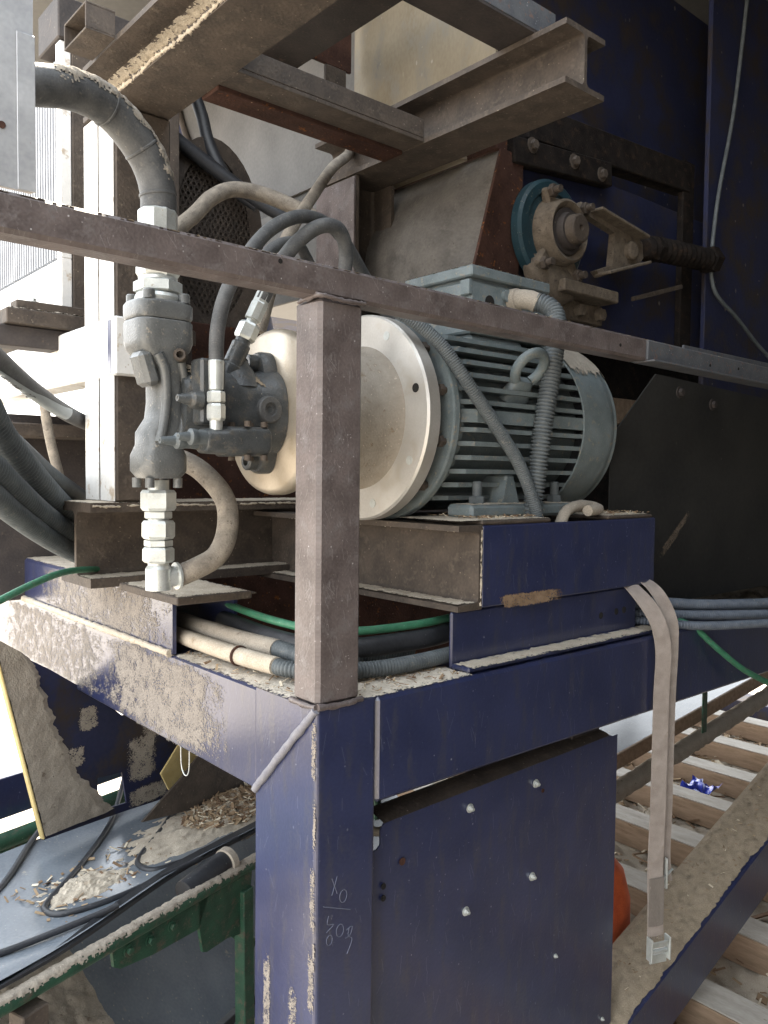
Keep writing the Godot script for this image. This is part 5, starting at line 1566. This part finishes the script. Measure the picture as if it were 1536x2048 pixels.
	g.sheet(func(u: float, v: float) -> Vector3:
		var a := lerpf(0.6, 2.3, u)
		var ragged := 0.008 * z.get_noise_2d(a * 9, 3.0) + 0.004 * z.get_noise_2d(a * 40, 9.0) + 0.004 * z.get_noise_2d(a * 190, 9.0)
		var e := minf(v, 1.0 - v) * 8.0
		return P(a, lerpf(-1.009, -0.460, (a - 0.6) / 1.7) + 0.0785 + (0.006 + 0.004 * z.get_noise_2d(a * 40, v * 7)) * minf(e, 1.0) - 0.001, lerpf(0.006 + ragged, 0.147, v)), 240, 16, Vector3.UP)
	obj("sawdust_cover", g, "tan_dust", t)
	t = thing("orange_sack", "orange cloth sack half hidden behind the panel edge", "sack", P(1.2, -1.2, 0.25))
	g = Geo.new()
	g.loft([[P(1.10, -1.2, 0.26), 0.10, 0.08, 2.0], [P(1.100, -1.0, 0.26), 0.090, 0.09, 2.2], [P(1.095, -0.87, 0.26), 0.096, 0.09, 2.1], [P(1.095, -0.75, 0.26), 0.093, 0.085, 2.3], [P(1.095, -0.68, 0.26), 0.082, 0.07, 2.0], [P(1.090, -0.64, 0.26), 0.052, 0.04, 2.0]], Vector3.RIGHT, Vector3.BACK, 40)
	obj("sack", g, "orange_cloth", t)

func pallet() -> void:
	var t := thing("timber_deck", "sawdust strewn timber deck of battens on the ground at right", "deck", P(2.3, -1.2, 0.5))
	var g := Geo.new()
	var k := 0
	for a in [0.78, 1.19, 1.56, 1.96, 2.36, 2.75, 3.15, 3.56]:
		g = Geo.new()
		var w := 0.105 + 0.02 * rng.randf()
		var z := rng.randf_range(-0.02, 0.02)
		g.bar(P(a + w / 2, -0.998, -1.2), P(a + w / 2 + z, -0.998 + z * 0.3, 2.2), Vector3.UP, w, 0.088, 0.003)
		var b := obj("batten", g, "wood", t)
		g = Geo.new()
		g.bar(P(a + w / 2, -0.951, -1.2), P(a + w / 2 + z, -0.951 + z * 0.3, 2.2), Vector3.UP, w - 0.006, 0.004, 0.001)  # pale strip laid along the top of the batten
		obj("pale_top", g, "wood_pale", b)
		k += 1
	g = Geo.new()
	var n := FastNoiseLite.new()
	n.seed = 21
	n.frequency = 1.0
	g.sheet(func(u: float, v: float) -> Vector3:
		var a := lerpf(0.5, 3.9, u)
		var b := lerpf(-1.2, 2.2, v)
		return P(a, -1.045 + 0.022 * n.get_noise_2d(a * 5, b * 5) + 0.01 * n.get_noise_2d(a * 28, b * 28), b), 170, 170, Vector3.UP)
	stuff(obj("sawdust_bed", g, "dust", t))
	g = Geo.new()
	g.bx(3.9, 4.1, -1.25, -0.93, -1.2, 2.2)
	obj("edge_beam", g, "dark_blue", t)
	t = thing("paper_wrapper", "crumpled blue and white wrapper lying on the sawdust", "litter", P(2.55, -1.0, 0.73))
	g = Geo.new()
	n.frequency = 0.6
	g.sheet(func(u: float, v: float) -> Vector3:
		var x := (u - 0.5) * 0.15
		var y := (v - 0.5) * 0.12
		return P(2.55 + x + 0.02 * n.get_noise_2d(u * 5, v * 5), -0.965 + 0.05 * n.get_noise_2d(u * 4 + 9, v * 4) + 0.02 * n.get_noise_2d(u * 11, v * 11), 0.74 + y + 0.02 * n.get_noise_2d(u * 5, v * 5 + 30)), 9, 8, Vector3.UP)
	obj("wrapper", g, "blue_film", t)
	# conveyor at the right behind the deck
	t = thing("right_conveyor", "grey belt conveyor with dusty tube frame sloping up behind the deck", "conveyor", P(2.0, -0.7, 0.7))
	g = Geo.new()
	g.tube([P(1.2, -0.71, 0.5), P(1.593, -0.657, 0.5), P(2.633, -0.53, 0.5), P(3.4, -0.44, 0.5)], 0.03, 14, 0.0, 0.006, wob)
	obj("frame_tube", g, "dust_grey", t)
	g = Geo.new()
	g.bar(P(1.2, -0.60, 0.72), P(3.4, -0.36, 0.72), Vector3.UP, 0.40, 0.012, 0.003)
	obj("belt", g, "belt_rubber", t)
	g = Geo.new()
	g.bar(P(1.2, -0.615, 0.515), P(3.4, -0.375, 0.515), Vector3.UP, 0.012, 0.05, 0.002)
	obj("side_board", g, "wood", t)
	for a in [2.05, 2.75]:
		g = Geo.new()
		g.bx(a, a + 0.03, -0.62 + (a - 1.593) * 0.12, -0.40 + (a - 1.593) * 0.12, 0.47, 0.478)
		obj("stanchion", g, "green_paint", t)

# ---------------------------------------------------------------- conveyor at lower left
func C(t: float, w: float, up: float) -> Vector3:
	# along the conveyor, across it and up from its near frame tube
	return P(0.293 + 0.944 * t - 0.327 * w, -0.551 - 0.038 * t + up, 0.640 + 0.326 * t + 0.945 * w)

func conveyor() -> void:
	var t := thing("belt_conveyor", "blue grey chevron belt conveyor in a green frame at lower left", "conveyor", C(-0.2, 0.2, -0.5))
	var g := Geo.new()
	var up := Vector3.UP
	g.sheet(func(u: float, v: float) -> Vector3:
		return C(lerpf(-1.2, 1.6, u), lerpf(0.012 + 0.055 * smoothstep(-0.6, -0.1, lerpf(-1.2, 1.6, u)), 0.44, v), 0.02 + 0.05 * pow(absf(v - 0.5) * 2.0, 3.0) * 0.5 - 0.012), 60, 16, up)
	g.sheet(func(u: float, v: float) -> Vector3:
		return C(lerpf(-1.2, 1.6, u), lerpf(0.012 + 0.055 * smoothstep(-0.6, -0.1, lerpf(-1.2, 1.6, u)), 0.44, v), 0.02 + 0.05 * pow(absf(v - 0.5) * 2.0, 3.0) * 0.5 - 0.020), 60, 16, -up)
	obj("belt", g, "belt_rubber", t)
	for q in [[[0.09, 0.52], [-0.07, 0.40], [-0.253, 0.289], [-0.396, 0.212], [-0.430, 0.178], [-0.421, 0.135], [-0.342, 0.092], [-0.22, 0.072], [-0.12, 0.06]], [[0.13, 0.37], [0.011, 0.298], [-0.147, 0.216], [-0.187, 0.178], [-0.191, 0.13], [-0.14, 0.105], [-0.086, 0.086], [0.02, 0.07]], [[-0.20, 0.47], [-0.281, 0.428], [-0.423, 0.333], [-0.6, 0.24], [-0.66, 0.18]], [[-0.38, 0.03], [-0.429, 0.05], [-0.52, 0.085], [-0.579, 0.107], [-0.66, 0.15]]]:
		var pts := []
		for e in q:
			var v: float = (e[1] - 0.035) / 0.405
			pts.append(C(e[0], e[1], 0.011 + 0.03 * pow(absf(v - 0.5) * 2.0, 3.0)))
		g = Geo.new()
		g.tube(pts, 0.0065, 8)
		obj("chevron_cleat", g, "black_rubber", t)
	# black skirt strip along the near edge
	g = Geo.new()
	g.sheet(func(u: float, v: float) -> Vector3:
		var a := lerpf(-0.66, 0.9, u)
		var wide := clampf((a + 0.66) * 4.0, 0.03, 1.0)
		return C(a, 0.008 + 0.06 * smoothstep(-0.6, -0.1, a) + 0.02 * v * wide, 0.026 + 0.010 * v * wide), 60, 3, up)
	g.sheet(func(u: float, v: float) -> Vector3:
		var a := lerpf(-0.66, 0.9, u)
		return C(a, 0.008 + 0.06 * smoothstep(-0.6, -0.1, a), 0.026 - 0.006 * v), 60, 1, P(0.327, 0, -0.945))
	obj("skirt_strip", g, "black_rubber", t)
	g = Geo.new()
	g.tube([C(-1.2, 0.0, -0.004), C(-0.6, 0.0, -0.004), C(0.0, 0.0, -0.004), C(1.2, 0.0, -0.004)], 0.0145, 14)
	obj("frame_tube", g, "green_paint", t)
	g = Geo.new()
	crust(g, [C(-0.9, 0.0, -0.004), C(-0.4, 0.0, -0.004), C(0.1, 0.0, -0.004)], 0.0147, up, 80.0, 0.0035, 52, -0.1)
	obj("dust_crust", g, "dust_grey", t)
	g = Geo.new()
	g.tube([C(-1.2, 0.52, 0.02), C(-0.2, 0.52, 0.02), C(1.4, 0.52, 0.02)], 0.02, 14)
	obj("frame_tube", g, "green_paint", t)
	g = Geo.new()
	g.bar(C(-1.2, 0.525, -0.035), C(-0.2, 0.525, -0.035), P(0.327, 0, -0.945), 0.07, 0.01)
	obj("far_plate", g, "green_paint", t)
	g = Geo.new()
	g.bar(C(-1.2, 0.60, 0.09), C(0.4, 0.60, 0.09), P(0.327, 0, -0.945), 0.10, 0.012)
	obj("far_skirt", g, "blue_paint", t)
	# side plates
	for q in [[[-0.425, -0.012], [-0.42, -0.05], [-0.405, -0.06], [-0.32, -0.072], [-0.19, -0.078], [-0.16, -0.014]], [[-0.19, -0.014], [-0.19, -0.075], [-0.178, -0.135], [-0.166, -0.14], [-0.10, -0.14], [-0.055, -0.15], [-0.03, -0.11], [-0.015, -0.02]]]:
		var pl := PackedVector2Array()
		for e in q: pl.append(Vector2(e[0], e[1]))
		g = Geo.new()
		g.extr(pl, C(0, -0.004, 0), C(0, 0.004, 0), P(0.944, -0.038, 0.326), up)
		obj("side_plate", g, "green_paint", t)
	for q in [[-0.385, -0.033], [-0.33, -0.038], [-0.27, -0.036]]:
		g = Geo.new()
		bolt(g, C(q[0], -0.004, q[1]), P(0.327, 0, -0.945), 0.007)
		obj("bolt", g, "green_paint", t)
	g = Geo.new()
	g.bar(C(-0.04, 0.0, -0.05), C(-0.03, 0.0, -0.62), P(0.327, 0, -0.945), 0.035, 0.03)
	obj("leg", g, "green_paint", t)
	g = Geo.new()
	g.bar(C(-0.10, 0.02, -0.10), C(0.02, 0.02, -0.22), P(0.327, 0, -0.945), 0.03, 0.01)
	obj("brace", g, "green_paint", t)
	g = Geo.new()
	g.bar(C(-0.60, 0.0, -0.03), C(-0.60, 0.0, -0.62), P(0.327, 0, -0.945), 0.05, 0.04)
	obj("leg", g, "brown_steel", t)
	g = Geo.new()
	g.tube([C(-0.205, 0.025, -0.002), C(-0.12, 0.025, 0.012), C(-0.075, 0.025, 0.018)], 0.026, 20)
	obj("roller", g, "black_rubber", t)
	g = Geo.new()
	var ax := C(0, 0, 0) - C(-1, 0, -0.15)
	g.lathe([Vector2(0, 0.03), Vector2(0.016, 0.03), Vector2(0.018, 0.026), Vector2(0.018, 0.012), Vector2(0.03, 0.012), Vector2(0.03, 0)], C(-0.08, 0.022, 0.018), ax, 22)
	g.lathe([Vector2(0, 0.03), Vector2(0, 0.0)], C(-0.08, 0.022, 0.018), ax, 22)
	obj("roller_bearing", g, "dust_grey", t)
	# return belt and tray below
	g = Geo.new()
	g.sheet(func(u: float, v: float) -> Vector3:
		return C(lerpf(-0.31, 1.2, u), lerpf(0.03, 0.46, v), lerpf(-0.46, -0.14, v)), 20, 10, up)
	obj("return_belt", g, "belt_rubber", t)
	g = Geo.new()
	g.bar(C(-0.12, 0.06, -0.40), C(0.5, 0.06, -0.36), up, 0.02, 0.022)
	obj("lower_bar", g, "black_rubber", t)
	g = Geo.new()
	g.bar(C(-0.12, 0.02, -0.45), C(0.5, 0.02, -0.41), up, 0.05, 0.03)
	g.lathe([Vector2(0, 0), Vector2(0, 0.03), Vector2(0.03, 0.03), Vector2(0.03, 0)], C(-0.15, 0.02, -0.45), ax, 16)
	obj("lower_rail", g, "dust_grey", t)
	g = Geo.new()
	var n := FastNoiseLite.new()
	n.seed = 8
	n.frequency = 1.0
	g.sheet(func(u: float, v: float) -> Vector3:
		return C(lerpf(-0.62, -0.28 - 0.05 * v, u), lerpf(0.34, 0.04, v), lerpf(-0.13, -0.30, v) + 0.012 * n.get_noise_2d(u * 6, v * 6) + 0.002 * n.get_noise_2d(u * 50, v * 50)), 60, 60, up)
	obj("dust_heap", g, "dust_grey", t, "slope of grey sawdust under the belt")
	g = Geo.new()
	g.extr(PackedVector2Array([Vector2(-0.63, -0.16), Vector2(-0.27, -0.15), Vector2(-0.27, -0.7), Vector2(-0.63, -0.7)]), C(0, 0.36, 0), C(0, 0.38, 0), P(0.944, -0.038, 0.326), up)
	obj("tray_plate", g, "dark_steel", t)
	# chute above the belt
	var x := P(0.944, -0.038, 0.326)
	var y := up
	t = thing("discharge_chute", "dark blue chute wall with caked sawdust and a yellow edge over the belt", "chute", C(-0.1, 0.40, 0.05))
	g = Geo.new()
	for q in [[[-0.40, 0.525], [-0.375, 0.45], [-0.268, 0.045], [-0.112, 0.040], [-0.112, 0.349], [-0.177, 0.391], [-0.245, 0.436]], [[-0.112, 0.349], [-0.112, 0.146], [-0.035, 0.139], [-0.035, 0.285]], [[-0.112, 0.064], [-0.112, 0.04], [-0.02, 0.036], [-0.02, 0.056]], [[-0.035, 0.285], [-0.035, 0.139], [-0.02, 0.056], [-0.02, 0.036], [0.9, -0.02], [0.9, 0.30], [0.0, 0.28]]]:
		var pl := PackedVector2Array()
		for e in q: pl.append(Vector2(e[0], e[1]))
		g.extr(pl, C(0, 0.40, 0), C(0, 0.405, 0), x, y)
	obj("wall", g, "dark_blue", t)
	g = Geo.new()
	g.bar(C(-0.386, 0.398, 0.50), C(-0.270, 0.398, 0.050), P(0.327, 0, -0.945), 0.006, 0.014, 0.002)
	obj("edge_strip", g, "yellow_paint", t)
	g = Geo.new()
	g.sheet(func(u: float, v: float) -> Vector3:
		var hh := lerpf(0.055, 0.60, v)
		var l := -0.265 - (hh - 0.05) * 0.262
		var w := 0.145 - 0.09 * v + 0.016 * n.get_noise_2d(1.5, v * 9) + 0.008 * n.get_noise_2d(7.0, v * 30)
		if v < 0.25: w += (0.25 - v) * 0.22
		var e := minf(1.0, (1.0 - u) * 6.0)
		var q := C(l + w * u, 0.399, hh)
		return C(l + w * u, 0.399 - (0.007 + 0.0036 * n.get_noise_3dv(q * 11.0) + 0.0006 * n.get_noise_3dv(q * 60.0) + 0.0006 * n.get_noise_3dv(q * 230.0)) * e, minf(hh, 0.44 - (l + w * u + 0.25) * 0.64)), 60, 150, P(0.327, 0, -0.945))
	obj("caked_sawdust", g, "dust_grey", t)
	for q in [[-0.02, 0.10, 0.10, 0.12, 71], [0.03, 0.20, 0.12, 0.09, 72], [-0.015, 0.035, 0.14, 0.05, 73], [-0.17, 0.27, 0.06, 0.06, 74], [-0.2, 0.19, 0.05, 0.05, 75]]:
		g = Geo.new()
		film(g, C(q[0], 0.3985, q[1]), x * q[2], y * q[3], P(0.327, 0, -0.945), q[4], 0.0, 34.0, 0.75)
		obj("dust_patch", g, "dust_grey", t)
	# loose plates in front of the chute
	t = thing("yellow_plate", "small yellow plate wedged between the chute and the belt", "plate", C(0.1, 0.36, 0.1))
	g = Geo.new()
	g.extr(PackedVector2Array([Vector2(0.040, 0.126), Vector2(0.105, 0.188), Vector2(0.30, 0.20), Vector2(0.16, 0.12), Vector2(0.068, 0.075)]), C(0, 0.34, 0), C(0, 0.345, 0), x, y)
	obj("plate", g, "yellow_paint", t)
	t = thing("rubber_flap", "pointed brown flap hanging above the chips on the belt", "flap", C(0.2, 0.3, 0.1))
	g = Geo.new()
	g.extr(PackedVector2Array([Vector2(-0.062, 0.042), Vector2(0.075, 0.115), Vector2(0.20, 0.20), Vector2(0.9, 0.20), Vector2(0.9, -0.01), Vector2(0.37, -0.012), Vector2(0.10, 0.020)]), C(0, 0.30, 0), C(0, 0.306, 0), x, y)
	obj("flap", g, "brown_steel", t)
	t = thing("wire_loop", "thin bent wire hanging under the side beam", "wire", P(0.01, -0.2, 0.42))
	g = Geo.new()
	g.tube([P(0.012, -0.168, 0.455), P(0.012, -0.212, 0.452), P(0.012, -0.226, 0.436), P(0.012, -0.212, 0.422), P(0.012, -0.168, 0.42)], 0.0012, 6)
	obj("wire", g, "zinc", t)

# ---------------------------------------------------------------- sawdust
func dust(g: Geo, a0: float, a1: float, b0: float, b1: float, h: float, th: float, sd: int, sl := 0.0) -> void:
	var n := FastNoiseLite.new()
	n.seed = sd
	n.frequency = 1.0
	var nu := clampi(int((a1 - a0) / 0.0025), 4, 640)
	var nv := clampi(int((b1 - b0) / 0.0025), 4, 760)
	var edge := func(u: float, v: float) -> float:
		var e := minf(minf(u, 1.0 - u) * (a1 - a0), minf(v, 1.0 - v) * (b1 - b0)) / 0.02
		return e + 0.8 * n.get_noise_2d((a0 + u * (a1 - a0)) * 40.0, (b0 + v * (b1 - b0)) * 40.0) + 0.6 * n.get_noise_2d((a0 + u * (a1 - a0)) * 150.0, (b0 + v * (b1 - b0)) * 150.0)
	g.sheet(func(u: float, v: float) -> Vector3:
		var a := lerpf(a0, a1, u)
		var b := lerpf(b0, b1, v)
		var k: float = clampf(edge.call(u, v), 0.0, 1.0)
		return P(a, h + sl * (a - a0) + 0.0003 + th * k * (0.55 + 0.5 * n.get_noise_2d(a * 30, b * 30) + 0.25 * n.get_noise_2d(a * 110, b * 110)), b), nu, nv, Vector3.UP, func(u: float, v: float) -> bool: return edge.call(u, v) < 0.12)

func sawdust() -> void:
	var g := Geo.new()
	dust(g, 0.001, 0.115, 0.066, 0.47, -0.0006, 0.003, 1)
	dust(g, 0.084, 0.34, 0.004, 0.113, 0.0, 0.003, 2)
	var top := obj("sawdust", g, "dust_pale")  # lighter dust colour stands in for daylight on these tops
	tag(top, "fine sawdust coloured lighter for strong daylight on the frame beams on both sides of the rail post", "sawdust")
	stuff(top)
	g = Geo.new()
	dust(g, 0.338, 0.96, 0.002, 0.052, 0.011, 0.003, 3)
	dust(g, 0.34, 0.603, 0.05, 0.22, 0.266, 0.0025, 4)
	dust(g, 0.802, 0.974, 0.05, 0.19, 0.265, 0.0025, 5)
	dust(g, 0.342, 0.393, 0.046, 0.75, 0.117, 0.0025, 6)
	dust(g, -0.084, 0.6, 0.652, 0.81, 0.285, 0.0025, 7)
	dust(g, -0.084, 0.5, 0.652, 0.72, 0.133, 0.0025, 8)
	dust(g, -0.052, 0.092, 0.338, 0.578, 0.131, 0.0025, 9)
	dust(g, 0.002, 0.139, 0.60, 2.3, 0.113, 0.0025, 10)
	dust(g, 0.515, 0.767, 0.188, 0.388, 0.775, 0.004, 11)
	dust(g, 0.435, 0.76, 0.102, 0.165, 0.292, 0.003, 12)
	dust(g, -0.60, 0.86, 0.001, 0.043, 0.6545, 0.0045, 13, -0.0098)
	dust(g, 0.862, 1.7, 0.001, 0.043, 0.640, 0.0045, 14, -0.0107)
	dust(g, -0.15, 0.3, 0.942, 0.998, 0.707, 0.005, 15)
	dust(g, -0.065, -0.034, -1.0, 0.78, 1.0975, 0.003, 16)
	var o := obj("sawdust", g, "dust")
	tag(o, "pale sawdust lying in a thin uneven layer on the beams and the motor base", "sawdust")
	stuff(o)
	# dust on the motor: fins and fan cover
	g = Geo.new()
	var n := FastNoiseLite.new()
	n.seed = 77
	n.frequency = 1.0
	g.sheet(func(u: float, v: float) -> Vector3:
		var an := deg_to_rad(lerpf(28, 150, v))
		var a := lerpf(0.774, 0.884, u)
		return P(a, 0.458 + (0.2018 + 0.002 + 0.0018 * n.get_noise_2d(a * 90, v * 40)) * sin(an), 0.292 - (0.2018 + 0.002 + 0.0018 * n.get_noise_2d(a * 90, v * 40)) * cos(an)), 24, 70, Vector3.UP, func(u: float, v: float) -> bool: return v * 122.0 + 3.0 * n.get_noise_2d(u * 5, 4.0) + 2.0 * n.get_noise_2d(u * 25, 8.0) + 5.0 * n.get_noise_2d(u * 30, v * 160.0) < 9.0)
	g.sheet(func(u: float, v: float) -> Vector3:
		var an := deg_to_rad(lerpf(28, 150, v))
		var a := lerpf(0.884, 0.907, u)
		var r := lerpf(0.2005, 0.187, u * u) + 0.003
		return P(a, 0.458 + r * sin(an), 0.292 - r * cos(an)), 6, 50, Vector3.UP, func(u: float, v: float) -> bool: return v * 122.0 + 6.0 * n.get_noise_2d(u * 3, 14.0) < 12.0)
	for k in range(0, 7):
		var dh := k * 0.0262 + 0.003
		var w := sqrt(0.196 * 0.196 - dh * dh)
		var th := 0.0125 if k == 0 else 0.0044
		if k >= 2:
			dust(g, 0.43, 0.782, 0.292 - w + 0.001, 0.292 - 0.08, 0.458 + dh + th, 0.003, 200 + k)
	o = obj("sawdust", g, "dust_grey")
	tag(o, "grey brown dust caked on the motor fins and the top of the fan cover", "sawdust")
	stuff(o)
	var rough := FastNoiseLite.new()
	rough.seed = 31
	rough.frequency = 1.1
	rough.fractal_octaves = 3
	# ragged dust along the lower flanges of the overhead beams
	g = Geo.new()
	for q in [[P(-0.0385, 1.092, -1.0), P(-0.0385, 1.092, 0.76), 0.0035], [P(0.3995, 0.11, 0.0445), P(0.3995, 0.25, 0.0445), 0.0018], [P(-0.08, 0.279, 0.650), P(0.6, 0.279, 0.650), 0.002], [P(0.345, 0.250, 0.046), P(0.345, 0.250, 0.6), 0.002]]:
		var k := []
		for i in 24:
			var w: Vector3 = q[0].lerp(q[1], i / 23.0)
			k.append(w + Vector3(wob.get_noise_2d(i * 9.0, 1.0), wob.get_noise_2d(i * 9.0, 50.0), wob.get_noise_2d(i * 9.0, 90.0)) * q[2] * 1.2)
		g.tube(k, q[2], 7, 0.0, q[2] * 2.0, rough)
	o = obj("sawdust", g, "dust")
	tag(o, "ragged crust of sawdust clinging along the beam edges", "sawdust")
	stuff(o)
	# heap of chips on the belt
	g = Geo.new()
	g.sheet(func(u: float, v: float) -> Vector3:
		var k := clampf(1.3 - 2.2 * Vector2(u - 0.6, (v - 0.5) * 1.1).length() + 0.3 * n.get_noise_2d(u * 6, v * 6), 0.0, 1.0)
		return C(lerpf(-0.20, 0.5, u), lerpf(0.075, 0.34, v), 0.0085 + 0.028 * k + 0.006 * k * n.get_noise_2d(u * 40, v * 20)), 110, 50, Vector3.UP, func(u: float, v: float) -> bool: return 1.3 - 2.2 * Vector2(u - 0.6, (v - 0.5) * 1.1).length() + 0.3 * n.get_noise_2d(u * 6, v * 6) < 0.05)
	g.sheet(func(u: float, v: float) -> Vector3:
		var k := clampf(1.0 - 2.3 * Vector2(u - 0.5, v - 0.5).length() + 0.5 * n.get_noise_2d(u * 5 + 20, v * 5), 0.0, 1.0)
		return C(lerpf(-0.43, -0.20, u), lerpf(0.13, 0.27, v), 0.0085 + 0.012 * k + 0.006 * k * n.get_noise_2d(u * 20, v * 20)), 60, 50, Vector3.UP, func(u: float, v: float) -> bool: return 1.0 - 2.3 * Vector2(u - 0.5, v - 0.5).length() + 0.5 * n.get_noise_2d(u * 5 + 20, v * 5) < 0.05)
	o = obj("sawdust", g, "dust")
	tag(o, "heaps of sawdust lying on the chevron belt", "sawdust")
	stuff(o)
	# loose chips
	var mm := MultiMesh.new()
	mm.transform_format = MultiMesh.TRANSFORM_3D
	mm.use_colors = true
	var cg := Geo.new()
	cg.box(Vector3.ZERO, Vector3.RIGHT, Vector3.UP, Vector3.BACK, Vector3(0.0075, 0.0007, 0.0022), 0.0)
	mm.mesh = cg.mesh()
	var cm := StandardMaterial3D.new()
	cm.vertex_color_use_as_albedo = true
	cm.roughness = 0.95
	rng.seed = 4242
	var place := []
	for i in 900:
		var r := sqrt(rng.randf())
		var an := rng.randf() * TAU
		place.append([C(0.22 + 0.22 * r * cos(an), 0.21 + 0.09 * r * sin(an), 0.028 + 0.014 * (1.0 - r)), 1.25])
	for i in 160: place.append([C(rng.randf_range(-0.45, -0.1), rng.randf_range(0.09, 0.3), 0.012), 0.9])
	for i in 2600: place.append([P(rng.randf_range(0.8, 3.9), -1.028, rng.randf_range(-0.9, 1.8)), rng.randf_range(1.5, 4.0)])
	for i in 120: place.append([P(rng.randf_range(0.09, 0.33), 0.006, rng.randf_range(0.01, 0.11)), 0.55])
	for i in 120: place.append([P(rng.randf_range(0.006, 0.11), 0.006, rng.randf_range(0.09, 0.46)), 0.55])
	for i in 260: place.append([P(rng.randf_range(0.41, 0.6), 0.271, rng.randf_range(0.05, 0.2)), 0.5])
	for i in 150: place.append([P(rng.randf_range(0.81, 0.97), 0.270, rng.randf_range(0.05, 0.18)), 0.5])
	for i in 220: place.append([P(rng.randf_range(0.9, 2.2), 0.0, 0.0) + Vector3(0, -0.93, -rng.randf_range(0.02, 0.14)), 0.5])
	mm.instance_count = place.size()
	for i in place.size():
		var bs := Basis.from_euler(Vector3(rng.randf_range(-0.5, 0.5), rng.randf() * TAU, rng.randf_range(-0.5, 0.5)))
		var s: float = place[i][1] * rng.randf_range(0.5, 1.3)
		var at: Vector3 = place[i][0]
		if absf(at.y + 0.93) < 1e-4: at.y = lerpf(-1.009, -0.460, (at.x - 0.6) / 1.7) + 0.0865
		mm.set_instance_transform(i, Transform3D(bs * Basis.from_scale(Vector3(s * rng.randf_range(0.35, 1.9), s, s * rng.randf_range(0.5, 1.6))), at))
		var c := Color(0.34, 0.25, 0.155).lerp(Color(0.14, 0.08, 0.045), rng.randf())
		if rng.randf() < 0.2: c = Color(0.55, 0.48, 0.37)
		mm.set_instance_color(i, c)
	var mi := MultiMeshInstance3D.new()
	mi.name = "wood_chips"
	mi.multimesh = mm
	mi.material_override = cm
	add_child(mi)
	tag(mi, "loose wood chips and splinters strewn over the belt, the deck and the beams", "wood chips")
	stuff(mi)
